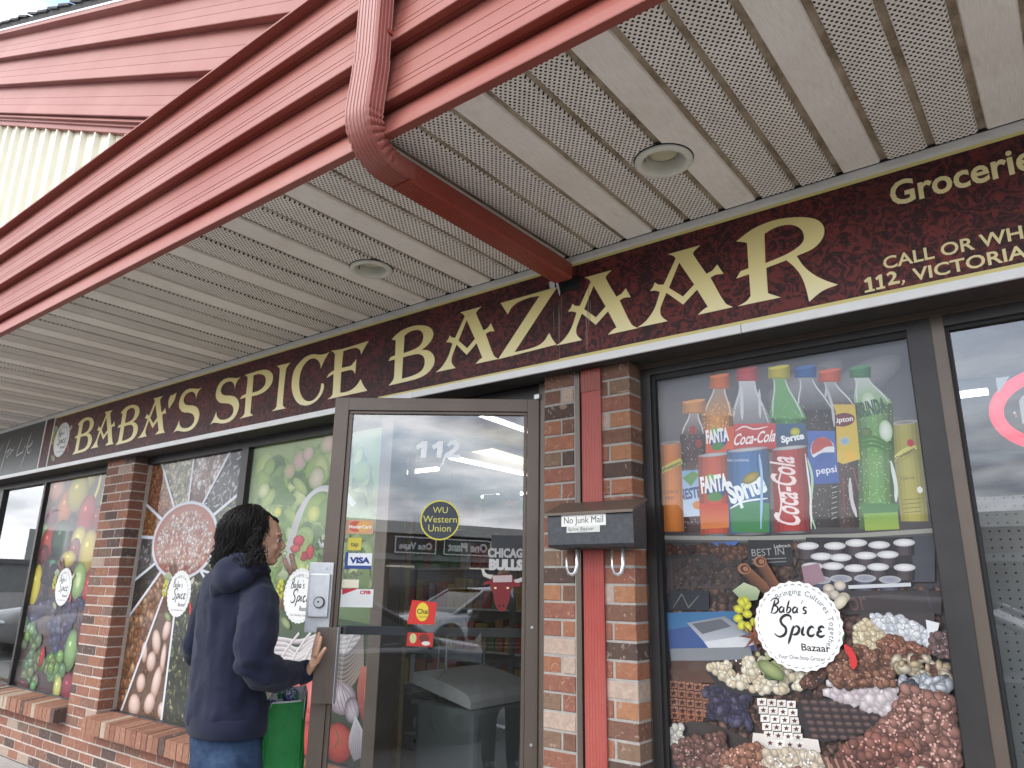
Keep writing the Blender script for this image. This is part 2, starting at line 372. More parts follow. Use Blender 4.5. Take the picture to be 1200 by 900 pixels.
# recessed lights
def can_light(x, y, label):
    t = thing('recessed_light', (x, y, 2.68), label, 'light', 'round recessed lights in the soffit')
    mb = MB(); n = 40; prof = [(.094, -.002), (.095, -.008), (.090, -.013), (.078, -.014), (.071, -.011), (.068, .006), (.066, .022), (.062, .075)]
    mb.ring([[(x+r*math.cos(2*math.pi*k/n), y+r*math.sin(2*math.pi*k/n), 2.68+z) for k in range(n)] for r, z in prof], cap=False)
    mk('trim_ring', mb.v, mb.f, M['canring'], t, smooth=True)
    mb = MB(); mb.ring([[(x+r*math.cos(2*math.pi*k/n), y+r*math.sin(2*math.pi*k/n), 2.68+z) for k in range(n)] for r, z in ((.093, -.0022), (.0975, -.0026), (.098, .001))], cap=False); mk('contact_shadow_ring', mb.v, mb.f, M['blackrub'], t)  # black ring added as a contact shadow line around the trim
    mb = MB(); mb.ring([[(x+r*math.cos(2*math.pi*k/n), y+r*math.sin(2*math.pi*k/n), 2.68+z) for k in range(n)] for r, z in ((.048, .085), (.048, .034), (.046, .025), (.030, .019), (.001, .017))], cap=True)
    mk('lens', mb.v, mb.f, M['lens'], t, smooth=True)
    for a in (200, 350):
        q = Vector((math.cos(R(a))*.060, math.sin(R(a))*.060, 0)); mb = MB(); mb.tube([(x+q.x, y+q.y, 2.684), (x+q.x, y+q.y, 2.75)], .0018, 6); mb.build('spring_clip', M['black'], t)
M['canring'] = simple('cream_enamel', (.66, .64, .55), .4, var=.06); M['lens'] = simple('yellowed_lens', (.48, .45, .29), .35, var=.12, scale=20)
can_light(-.916, 1.965, 'round recessed light nearer the camera, right of the red downspout')
can_light(-2.35, 1.976, 'smaller looking round recessed light left of the red downspout')

# wall head above windows, sign cabinet body
shell = tag(MB().box((CX0, 2.50, 2.206), (CX1, 2.75, 2.69)).build('wall_above_windows', M['shade']), kind='structure')
sc_ = MB().box((CX0, 2.424, 2.200), (CX1, 2.50, 2.668)); tag(sc_.build('sign_backing_wall', M['shade']), kind='structure')

# gable above: boards follow the roof slope
GY = 1.42; SL = -.4408; th = math.atan(SL)
gable = thing('gable_wall', (-8, GY, 3.6), 'red boarded gable with cream ribbed cladding under a dark shingled roof edge', 'gable')
def gpt(s, o, c):                                        # s along slope from X=-2, o outward (-Y), c = height of the board line at X=0
    x = -2-s*math.cos(th); return (x, GY+o, c+SL*x)
GL = 14
def gs0(c): return ((3.16-c)/.4408-2)/math.cos(th)      # where that line sinks behind the canopy's top cap
for cb, ct in ((2.090, 2.353), (2.353, 2.619), (2.619, 2.870)):
    pr = lapboard(ct-cb, .050, grooves=(.30, .55)); s0 = gs0(cb); vs = [gpt(s0, o, cb+u) for o, u in pr]+[gpt(GL, o, cb+u) for o, u in pr]; m_ = len(pr)
    mk('gable_board', vs, [(i, i+1, m_+i+1, m_+i) for i in range(m_-1)], M['red'], gable)
def gstrip(name, prof, m):
    s0 = gs0(min(c for o, c in prof)); vs = [gpt(s0, o, c) for o, c in prof]+[gpt(GL, o, c) for o, c in prof]; k = len(prof)
    mk(name, vs, [(i, i+1, k+i+1, k+i) for i in range(k-1)]+[(k-1, 0, k, 2*k-1)], m, gable)
gstrip('gable_cap', [(-.004, 2.870), (-.004, 2.913), (.12, 2.913), (.12, 2.858), (.052, 2.858)], M['red'])
gstrip('cap_edge', [(-.008, 2.902), (-.008, 2.918), (.03, 2.918), (.03, 2.902)], M['whitetrim'])
gstrip('drip_trim', [(.02, 2.080), (.012, 2.062), (.034, 2.058), (.030, 2.040), (.044, 2.036), (.040, 2.002), (.052, 1.998), (.09, 2.0), (.09, 2.09)], M['red'])
gstrip('roof_deck', [(.0, 2.920), (-.006, 2.972), (.9, 3.20), (.9, 2.920)], M['shingle'])
for i in range(52):
    s = -.5+i*.26+random.uniform(-.01, .01); d = .252; e = random.uniform(.006, .026); vs = []
    for ss, up in ((s, .0), (s+d, e)):
        for o, c in ((-.022, 2.966), (-.022, 2.986), (.8, 3.21), (.8, 3.19)): vs.append(gpt(ss, o, c+up))
    mk('shingle', vs, [(0, 1, 5, 4), (1, 2, 6, 5), (2, 3, 7, 6), (0, 4, 7, 3), (0, 3, 2, 1), (4, 5, 6, 7)], M['shingle'], gable)
xs = -6.9; i = 0
while xs < -3.2:
    wd = .225; rb = .028; zt = 2.0+.02; vs = []; pr = [(0, 0), (.018, -rb), (.040, -rb), (.058, 0), (wd, 0)]
    pts = [(xs-.2+q, GY+.075+o) for q, o in pr]; m_ = len(pr)
    vs = [(x, y, 3.30) for x, y in pts]+[(x, y, 2.03+SL*x) for x, y in pts]
    mk('cladding_panel', vs, [(j, j+1, m_+j+1, m_+j) for j in range(m_-1)], M['cream'], gable); xs += wd; i += 1
xs = -6.9-.225
while xs > -16:
    pts = [(xs-.2+q, GY+.075+o) for q, o in pr]; vs = [(x, y, 3.30) for x, y in pts]+[(x, y, 2.03+SL*x) for x, y in pts]
    mk('cladding_panel', vs, [(j, j+1, m_+j+1, m_+j) for j in range(m_-1)], M['cream'], gable); xs -= wd
vs = [(-16, GY+.10, 3.2), (-2.75, GY+.10, 3.2), (-16, GY+.10, 2.02+.4408*16)]
mk('wall_core', vs, [(0, 1, 2)], M['shade'], gable)

# ---------------------------------------------------------------- brickwork
BL, BH = .200, .0672
def brick_mesh(w, h, d, seed):
    rnd = random.Random(seed); e = .0025; g = .0045; w2, h2 = w-2*g, h-2*g; vs = []; j = lambda a: rnd.uniform(-a, a)
    fr = [(g+e, g+e), (g+w2-e, g+e), (g+w2-e, g+h2-e), (g+e, g+h2-e)]; bk = [(g, g), (g+w2, g), (g+w2, g+h2), (g, g+h2)]
    vs = [(x+j(.0012), j(.0012), z+j(.0012)) for x, z in fr]+[(x, .003, z) for x, z in bk]+[(x, d, z) for x, z in bk]
    fs = [(0, 1, 2, 3)]+[(i, 4+i, 4+(i+1) % 4, (i+1) % 4) for i in range(4)]+[(4+i, 8+i, 8+(i+1) % 4, 4+(i+1) % 4) for i in range(4)]
    me = bpy.data.meshes.new('brick'); me.from_pydata(vs, [], fs); me.materials.append(M['brick']); return me
BM = {}
def bmesh_for(w, h, d, var):
    k = (round(w, 3), round(h, 3), round(d, 3), var)
    if k not in BM: BM[k] = brick_mesh(w, h, d, hash(k) % 999)
    return BM[k]
def C3(*c):
    q = rgb(*c)[:3]; g = sum(q)/3; q = [x*.8+m*.2 for x, m in zip(q, (.36, .18, .125))]; return (*[(x*.80+g*.20)*k for x, k in zip(q, (.88, .90, .86))], 1)
REDS = [C3(168, 104, 82)]*4+[C3(176, 112, 86)]*3+[C3(156, 94, 76)]*4+[C3(150, 104, 88)]*3+[C3(92, 80, 80)]*2+[C3(186, 124, 94)]*2+[C3(198, 172, 154)]+[C3(134, 108, 94)]
ORG = [C3(176, 112, 78)]*3+[C3(164, 104, 78)]*3+[C3(190, 122, 78)]*2+[C3(138, 100, 82)]*3+[C3(90, 76, 70)]*2+[C3(206, 180, 162)]+[C3(146, 110, 86)]*2
BRND = random.Random(5)
def put_brick(parent, x, z, w, Y=2.5, d=.09, pal=REDS, h=BH, name='brick', col=None):
    o = link(name, bmesh_for(w, h, d, BRND.randrange(3)), parent, (x, Y+BRND.uniform(-.0015, .0015), z)); o.color = col or BRND.choice(pal); return o
def courses(parent, x0, x1, z0, nrow, pal=REDS, L0=BL, rows=None, Y=2.5, d=.09, shift=0):
    for r in range(nrow):
        x = x0; first = True; off = (L0/2 if (r+shift) % 2 else L0)
        while x < x1-.012:
            wdt = min(off if first else L0, x1-x)
            if x1-(x+wdt) < .03: wdt = x1-x
            put_brick(parent, x, z0+r*BH, wdt, Y, d, pal); x += wdt; first = False
def mortar_box(parent, a, b, m='mortar'):
    MB().box(a, b).build('mortar', M[m], parent)
# left pillar
lp = thing('brick_pillar', (-5.67, 2.55, 0), 'wide red brick pillar between the fruit poster and the spice poster windows', 'pillar')
LPX0, LPX1 = -5.896, -5.448; ZB = 5*BH
NR = 28; z0 = ZB
mortar_box(lp, (LPX0+.006, 2.5028, 0.34), (LPX1-.005, 2.66, 2.215))
for r in range(NR):
    z = z0+r*BH; ws = [.2, .2, LPX1-LPX0-.4] if r % 2 == 0 else [.09, .2, LPX1-LPX0-.29]
    x = LPX0
    for q in ws: put_brick(lp, x, z, q, 2.5, .105, REDS+ORG[:3]); x += q
# low wall under the left windows
lw = thing('low_brick_wall', (-6, 2.55, 0), 'low red brick wall under the left windows meeting the pavement', 'wall')
mortar_box(lw, (-11.5, 2.5028, 0), (-2.86, 2.70, .345))
courses(lw, -9.6, -2.87, 0, 5)
def sill(x0, x1, label):
    t = thing('brick_sill', ((x0+x1)/2, 2.5, .35), label, 'sill', 'sloping brick window sills')
    mk('mortar', *(lambda a: (a.v, a.f))(MB().box((x0+.003, 2.427, .352), (x1-.003, 2.61, .434))), M['mortar'], t)
    x = x0; w_ = .0675; k = 0
    sm = []
    for sd_ in range(3):
        rnd = random.Random(sd_+40); j = lambda: rnd.uniform(-.0012, .0012); g = .004
        vs = [(g, 0, .0), (w_-g, 0, 0), (w_-g, 0, .090), (g, 0, .090), (g, .19, 0), (w_-g, .19, 0), (w_-g, .19, .112), (g, .19, .112)]
        vs = [(a+j(), b+j(), c+j()) for a, b, c in vs]
        me = bpy.data.meshes.new('brick'); me.from_pydata(vs, [], [(0,3,2,1)[::-1], (4,5,6,7), (3,2,6,7), (0,4,7,3), (1,2,6,5)[::-1], (0,1,5,4)]); me.materials.append(M['brick']); sm.append(me)
    while x < x1-.03:
        o = link('brick', BRND.choice(sm), t, (x, 2.42+BRND.uniform(-.002, .002), .350)); o.color = BRND.choice([C3(176, 116, 88)]*5+[C3(184, 124, 96)]*4+[C3(160, 102, 80)]*2+[C3(92, 80, 78), C3(205, 182, 160)]); x += w_
sill(-9.4, -5.92, 'sloping rowlock brick sill under the fruit poster window'); sill(-5.46, -2.86, 'sloping rowlock brick sill under the spice poster window')
# pillar between door and drinks window, in two strips with the downspout between
rp = thing('brick_pillar', (-1.56, 2.55, 0), 'narrow two-strip brick pillar between the glass door and the drinks poster window', 'pillar')
mortar_box(rp, (-1.771, 2.503, 0), (-1.60, 2.72, 2.2), 'mortar2'); mortar_box(rp, (-1.510, 2.503, 0), (-1.357, 2.62, 2.2), 'mortar2')
MB().box((-1.60, 2.545, 0), (-1.51, 2.70, 2.2)).build('recess', M['mortar2'], rp)
MB().box((-1.613, 2.497, 0), (-1.590, 2.56, 2.197)).build('filler_strip', M['bronze'], rp)
o1, o2, br, dk, pk, tn, rd = C3(186, 112, 74), C3(196, 128, 80), C3(134, 92, 74), C3(82, 72, 68), C3(212, 184, 166), C3(146, 116, 92), C3(166, 98, 76)
zt = 2.5*0.327272+1.32                                   # a joint read off the photo
Lc = [[br], [br, pk], [dk], [o1, br], [o1], [tn, dk], [rd], [o1, rd], [br], [rd, pk], [rd], [tn, br], [dk], [o2, br], [rd], [rd, o1], [pk], [o1, pk], [rd], [tn, rd], [pk], [tn, br], [rd], [o1, br], [br], [rd, dk], [o1]]
Rc = [[br], [br, tn], [rd], [pk, o2], [br], [rd, o2], [dk], [rd, o1], [rd], [br, tn], [o1], [br, o1], [rd], [pk, o2], [br], [rd, o1], [dk], [rd, o1], [pk], [rd, o2], [br], [o1, tn], [dk], [o1, rd], [rd], [br, o2], [br]]
for i in range(34):
    zc = zt-i*BH
    if zc < -.02: break
    for (x0, x1, T, fl) in ((-1.776, -1.617, Lc, 0), (-1.511, -1.352, Rc, 1)):
        c = T[i] if i < len(T) else [BRND.choice(ORG)] if i % 2 == 0 else [BRND.choice(ORG), BRND.choice(ORG)]
        if len(c) == 1: put_brick(rp, x0, zc, x1-x0, 2.5, .10, col=c[0])
        else:
            s_ = (.092 if not fl else .058); put_brick(rp, x0, zc, s_, 2.5, .10, col=c[0]); put_brick(rp, x0+s_, zc, x1-x0-s_, 2.5, .10, col=c[1])
rw = thing('low_brick_wall', (-.3, 2.55, 0), 'low brick wall under the drinks poster window', 'wall')
mortar_box(rw, (-1.345, 2.505, 0), (2.6, 2.70, .42)); courses(rw, -1.35, 1.2, 0, 6, ORG)

# ---------------------------------------------------------------- windows
def frame_rect(mb, x0, x1, z0, z1, wl, wr, wb, wt, y0, y1):
    mb.box((x0, y0, z0), (x0+wl, y1, z1)); mb.box((x1-wr, y0, z0), (x1, y1, z1)); mb.box((x0+wl, y0, z0), (x1-wr, y1, z0+wb)); mb.box((x0+wl, y0, z1-wt), (x1-wr, y1, z1)); return mb
def pane(parent, x0, x1, z0, z1, m, Y=2.62):
    return mk('pane', [(x0, Y, z0), (x1, Y, z0), (x1, Y, z1), (x0, Y, z1)], [(0, 1, 2, 3)], M[m], parent)
wA = thing('storefront_window', (-7.2, 2.6, .44), 'leftmost shop window, clear pane beside a fruit poster', 'window')
wB = thing('storefront_window', (-4.2, 2.6, .44), 'shop window with spice tray and basket posters behind the woman', 'window')
wC = thing('storefront_window', (-.5, 2.6, .44), 'right shop window with drinks and chocolate poster in a dark frame', 'window')
for t, x0, x1 in ((wA, -8.36, -5.905), (wB, -5.445, -2.80)):
    MB().box((x0-.05, 2.595, .440), (x1, 2.66, .466), .003).build('bottom_rail', M['darkframe'], t)
    MB().box((x0-.05, 2.595, 2.150), (x1, 2.66, 2.205)).build('head_rail', M['darkframe'], t)
MB().box((-8.40, 2.593, .466), (-8.28, 2.662, 2.15), .003).build('jamb', M['darkframe'], wA)
MB().box((-7.313, 2.593, .466), (-7.272, 2.662, 2.15), .003).build('mullion', M['darkframe'], wA)
MB().box((-5.93, 2.593, .466), (-5.895, 2.662, 2.15), .003).build('jamb', M['darkframe'], wA)
MB().box((-5.500, 2.593, .466), (-5.462, 2.662, 2.15), .003).build('jamb', M['darkframe'], wB)
MB().box((-4.218, 2.593, .466), (-4.142, 2.662, 2.15), .003).build('mullion', M['darkframe'], wB)
MB().box((-2.888, 2.580, 0.02), (-2.800, 2.70, 2.2), .003).build('jamb', M['bronze'], wB)
pane(wA, -8.28, -7.313, .466, 2.15, 'glass'); pane(wA, -7.272, -5.93, .466, 2.15, 'glassprint', 2.612)
pane(wB, -5.462, -4.218, .466, 2.15, 'glassprint', 2.612); pane(wB, -4.142, -2.888, .466, 2.15, 'glassprint', 2.612)
# beyond the leftmost frame: more dark frame so nothing is open
MB().box((-13, 2.60, 0.44), (-8.36, 2.7, 2.2)).build('side_panel', M['darkframe'], wA)
f = MB(); frame_rect(f, -1.345, -.3, .43, 2.203, .036, .07, .04, .045, 2.588, 2.66); f.build('frame', M['darkframe'], wC)
MB().box((-.3095, 2.592, .43), (-.262, 2.665, 2.203), .004).build('mullion', M['bronze'], wC)
f = MB(); f.box((-1.40, 2.575, 2.186), (2.6, 2.60, 2.205)); f.build('head_bead', M['bronze'], wC)
f = MB(); frame_rect(f, -1.309, -.370, .47, 2.158, .016, .005, .02, .022, 2.600, 2.64); f.build('gasket', M['blackrub'], wC)
f = MB(); f.box((-.262, 2.590, 2.15), (2.6, 2.66, 2.203)); f.box((-.262, 2.59, .43), (2.6, 2.66, .47)); f.box((1.0, 2.59, .47), (1.08, 2.66, 2.15)); f.build('frame', M['darkframe'], wC)
f = MB(); f.box((-.262, 2.605, .47), (-.252, 2.65, 2.15)); f.box((-.252, 2.605, 2.137), (1, 2.65, 2.15)); f.build('gasket', M['blackrub'], wC)
pane(wC, -1.293, -.375, .49, 2.136, 'glassprint', 2.610); pane(wC, -.252, 1.0, .47, 2.137, 'glassR')
# door opening frame (fixed)
jb = thing('door_frame', (-1.8, 2.65, 0), 'fixed bronze door frame around the shop doorway', 'door frame')
MB().box((-1.845, 2.56, 0), (-1.777, 2.70, 2.2), .003).build('jamb', M['bronze'], jb)
MB().box((-2.80, 2.58, 2.135), (-1.845, 2.70, 2.2), .003).build('header', M['darkframe'], jb)
MB().box((-1.862, 2.545, 2.125), (-1.832, 2.575, 2.15), .004).build('pivot', M['galv'], jb)
# ================================================================ flat print toolkit: coloured shapes on a plane, drawn in metres (X, z)
def hermite(pts, closed=True, sub=5, thr=.62):
    n = len(pts); out = []
    if n < 3: return pts
    V = [Vector(p) for p in pts]
    def corner(i):
        if not closed and i in (0, n-1): return True
        a = (V[i]-V[i-1]).normalized(); b = (V[(i+1) % n]-V[i]).normalized(); return a.dot(b) < thr
    co = [corner(i) for i in range(n)]
    for i in range(n if closed else n-1):
        j = (i+1) % n; p, q = V[i], V[j]; d = (q-p).length
        def tan(k, seg):
            if co[k]: return seg*.999
            t = (V[(k+1) % n]-V[k-1]); return t.normalized()*d if t.length else seg
        m0, m1 = tan(i, q-p), tan(j, q-p)
        if co[i] and co[j]: out.append(tuple(p)); continue
        for s in range(sub):
            t = s/sub; out.append(tuple((2*t**3-3*t*t+1)*p+(t**3-2*t*t+t)*m0+(-2*t**3+3*t*t)*q+(t**3-t*t)*m1))
    if not closed: out.append(tuple(V[-1]))
    return out
class Art:
    def __init__(s, Y, step=.00004): s.Y = Y; s.v = []; s.f = []; s.c = []; s.k = 0; s.step = step
    def W(s, x, y): p = P(x, y, s.Y); return (p.x, p.z)
    def lay(s, n=1): s.k += n
    def _a(s, pts, fs, cols, lay=None):
        n = len(s.v); y = s.Y-(s.k if lay is None else lay)*s.step
        s.v += [(p[0], y, p[1]) for p in pts]; s.f += [tuple(i+n for i in q) for q in fs]; s.c += cols
    def poly(s, pts, col, col2=None, holes=None, smooth=False, px=True, lay=True):
        if px: pts = [s.W(*p) for p in pts]; holes = [[s.W(*p) for p in h] for h in holes] if holes else None
        if smooth: pts = hermite(pts)
        if lay: s.lay()
        allp = [pts]+(holes or []); flat = [p for q in allp for p in q]
        fs = [tuple(t) for t in tessellate_polygon([[Vector((a, b, 0)) for a, b in q] for q in allp])]
        if col2:
            zs = [p[1] for p in flat]; lo, hi = min(zs), max(zs); A, B = rgb(col), rgb(col2)
            cols = [tuple(a+(b-a)*(p[1]-lo)/(hi-lo+1e-9) for a, b in zip(A, B)) for p in flat]
        else: cols = [rgb(col)]*len(flat)
        s._a(flat, fs, cols)
    def ell(s, c, r, col, col2=None, rot=0, off=(0, 0), n=16, px=True, lay=True, L=None):   # px: centre and radii in photo pixels
        if px: x, z = s.W(*c); k = pxm((x, s.Y, z)); fx = abs(s.W(c[0]+1, c[1])[0]-x)*1.0; fz = abs(s.W(c[0], c[1]+1)[1]-z); rx, rz = r[0]*fx, r[1]*fz
        else: (x, z), (rx, rz) = c, r
        if lay: s.lay()
        cr_, sr = math.cos(rot), math.sin(rot); pts = []
        for k in range(n):
            g = 2*math.pi*k/n; a, b = rx*math.cos(g), rz*math.sin(g); pts.append((x+a*cr_-b*sr, z+a*sr+b*cr_))
        e = rgb(col2 or col); i = rgb(col)
        mid = [((p[0]-x)*.62+x+off[0]*rx*.5, (p[1]-z)*.62+z+off[1]*rz*.5) for p in pts]; md = tuple((a*.62+b*.38) for a, b in zip(i, e))
        if n <= 8: s._a(pts+[(x+off[0]*rx, z+off[1]*rz)], [(k, (k+1) % n, n) for k in range(n)], [e]*n+[i], L); return
        s._a(pts+mid+[(x+off[0]*rx, z+off[1]*rz)], [(k, (k+1) % n, n+(k+1) % n, n+k) for k in range(n)]+[(n+k, n+(k+1) % n, 2*n) for k in range(n)], [e]*n+[md]*n+[i], L)
    def stroke(s, pts, wd, col, px=True, smooth=True, taper=True, col2=None, lay=True):
        if px: wd = wd/pxm((*(lambda q: (q[0], s.Y, q[1]))(s.W(*pts[0])),)); pts = [s.W(*p) for p in pts]
        if smooth and len(pts) > 2: pts = hermite(pts, False, 5, .2)
        if lay: s.lay()
        n = len(pts); L_, R_ = [], []
        for i, p in enumerate(pts):
            a = Vector(pts[max(i-1, 0)]); b = Vector(pts[min(i+1, n-1)]); t = (b-a).normalized() if (b-a).length else Vector((1, 0)); q = Vector((-t.y, t.x))
            h = wd/2*(min(1, .35+3.2*min(i, n-1-i)/max(1, n-1)) if taper else 1); L_.append((p[0]+q.x*h, p[1]+q.y*h)); R_.append((p[0]-q.x*h, p[1]-q.y*h))
        s._a(L_+R_, [(i, n+i, n+i+1, i+1) for i in range(n-1)], [rgb(col)]*n+[rgb(col2 or col)]*n)
    def seeds(s, region, n, size, cols, edge=.45, asp=(.45, .7), px=True, ang=None, jit=.35, nv=7, lays=24, off=(-.2, .3), avoid=None):
        reg = [s.W(*p) for p in region] if px else region
        xs = [p[0] for p in reg]; zs = [p[1] for p in reg]; x0, x1, y0, y1 = min(xs), max(xs), min(zs), max(zs)
        def inside(x, y):
            c = False; j = len(reg)-1
            for i in range(len(reg)):
                (xi, yi), (xj, yj) = reg[i], reg[j]
                if (yi > y) != (yj > y) and x < (xj-xi)*(y-yi)/(yj-yi)+xi: c = not c
                j = i
            return c
        k0 = s.k+1; done = 0; tries = 0
        while done < n and tries < n*12:
            tries += 1; x = random.uniform(x0, x1); y = random.uniform(y0, y1)
            if not inside(x, y) or (avoid and avoid(x, y)): continue
            col = random.choice(cols); e = tuple(int(q*edge) for q in col); r = size*random.uniform(1-jit, 1+jit)
            a = random.uniform(0, math.pi) if ang is None else ang+random.uniform(-.4, .4)
            s.ell((x, y), (r, r*random.uniform(*asp)), col, e, a, off, nv, False, False, k0+(done*lays/n)); done += 1
        s.k = k0+lays
    def text(s, body, x, z, h, col, wtot=None, bold=0, rot=0, shear=0, px=None, align='l'):
        """x, z = left end of the baseline in metres; h = capital height. px=((x0,y0),(x1,y1)) baseline ends in photo pixels"""
        vs, fs, wd = text_mesh(body, bold); sx = h
        if px:
            (x, z), (x1, z1) = s.W(*px[0]), s.W(*px[1]); wtot = math.hypot(x1-x, z1-z); rot = math.atan2(z1-z, x1-x)
        if wtot: sx = wtot/wd
        if h is None: h = sx
        if align == 'c': x -= sx*wd/2*math.cos(rot); z -= sx*wd/2*math.sin(rot)
        s.lay(); c, q = math.cos(rot), math.sin(rot)
        s._a([(x+(a*sx+shear*b*h)*c-b*h*q, z+(a*sx+shear*b*h)*q+b*h*c) for a, b in vs], fs, [rgb(col)]*len(vs))
    def arctext(s, body, cx, cz, r, a0, h, col, bold=0):      # letters round the top of a circle, a0 = starting angle
        a = a0
        for ch in body:
            if ch == ' ': a -= h*.5/r; continue
            vs, fs, wd = text_mesh(ch, bold); w_ = wd*h
            g = a-w_/2/r; ux = Vector((math.cos(g), math.sin(g))); tx = Vector((math.sin(g), -math.cos(g)))
            s.lay(0); o = Vector((cx, cz))+ux*r-tx*w_/2
            s._a([tuple(o+tx*(p[0]*h)+ux*(p[1]*h)) for p in vs], fs, [rgb(col)]*len(vs)); a -= (w_+h*.16)/r
        s.lay()
    def build(s, name, parent, m=None): return mk(name, s.v, s.f, m or M['print'], parent, cols=s.c)
_tm = {}
def text_mesh(body, bold=0):
    k = (body, bold)
    if k in _tm: return _tm[k]
    def raw(b):
        cu = bpy.data.curves.new('t', 'FONT'); cu.body = b; cu.size = 1; cu.resolution_u = 3; cu.offset = bold; cu.fill_mode = 'FRONT'
        o = bpy.data.objects.new('t', cu); me = bpy.data.meshes.new_from_object(o)
        vs = [(v.co.x, v.co.y) for v in me.vertices]; fs = [tuple(p.vertices) for p in me.polygons]
        bpy.data.objects.remove(o); bpy.data.meshes.remove(me); return vs, fs
    vs, fs = raw(body); H = max(v[1] for v in raw('H')[0]); x0 = min(v[0] for v in vs)
    vs = [((x-x0)/H, y/H) for x, y in vs]; _tm[k] = (vs, fs, max(v[0] for v in vs)); return _tm[k]

# ================================================================ shop sign
SY = 2.420
sign = thing('shop_sign', (-2, SY, 2.2), 'long maroon damask shop sign with cream lettering under the soffit', 'sign')
for x0, x1, dz in ((-7.018, -6.852, 0), (-6.838, -4.3605, 0), (-4.3595, -1.6405, 0), (-1.6395, 2.6, .003)):
    MB().box((x0, SY, 2.229), (x1, SY+.006, 2.656), .0008).build('sign_panel', M['damask'], sign)
MB().box((-6.852, SY-.004, 2.226), (-6.838, SY+.006, 2.658)).build('divider', M['whitetrim'], sign)
for x0, x1 in ((CX0, -2.5), (-2.497, -.86), (-.857, CX1)):
    MB().box((x0, SY-.008, 2.198), (x1, SY+.004, 2.2285), .0012).build('bottom_moulding', M['whitetrim'], sign)
for x0, x1 in ((CX0, -1.70), (-1.60, CX1)):
    MB().box((x0, SY-.022, 2.6555), (x1, SY+.004, 2.6805), .0015).build('top_moulding', M['greytrim'], sign)
MB().box((-6.83, SY-.0018, 2.6445), (2.6, SY-.0004, 2.6552)).build('top_line', M['yellow'], sign)
MB().box((-2.75, SY-.0018, 2.2288), (-1.6405, SY-.0004, 2.2395)).build('bottom_line', M['yellow'], sign)
MB().box((-1.6395, SY-.0018, 2.2288), (2.6, SY-.0004, 2.2425)).build('bottom_line', M['yellow'], sign)
def G(ox, oy, s, pts): return [(lambda p: (p.x, p.z))(P(ox+x/s, oy+y/s, SY)) for x, y in pts]
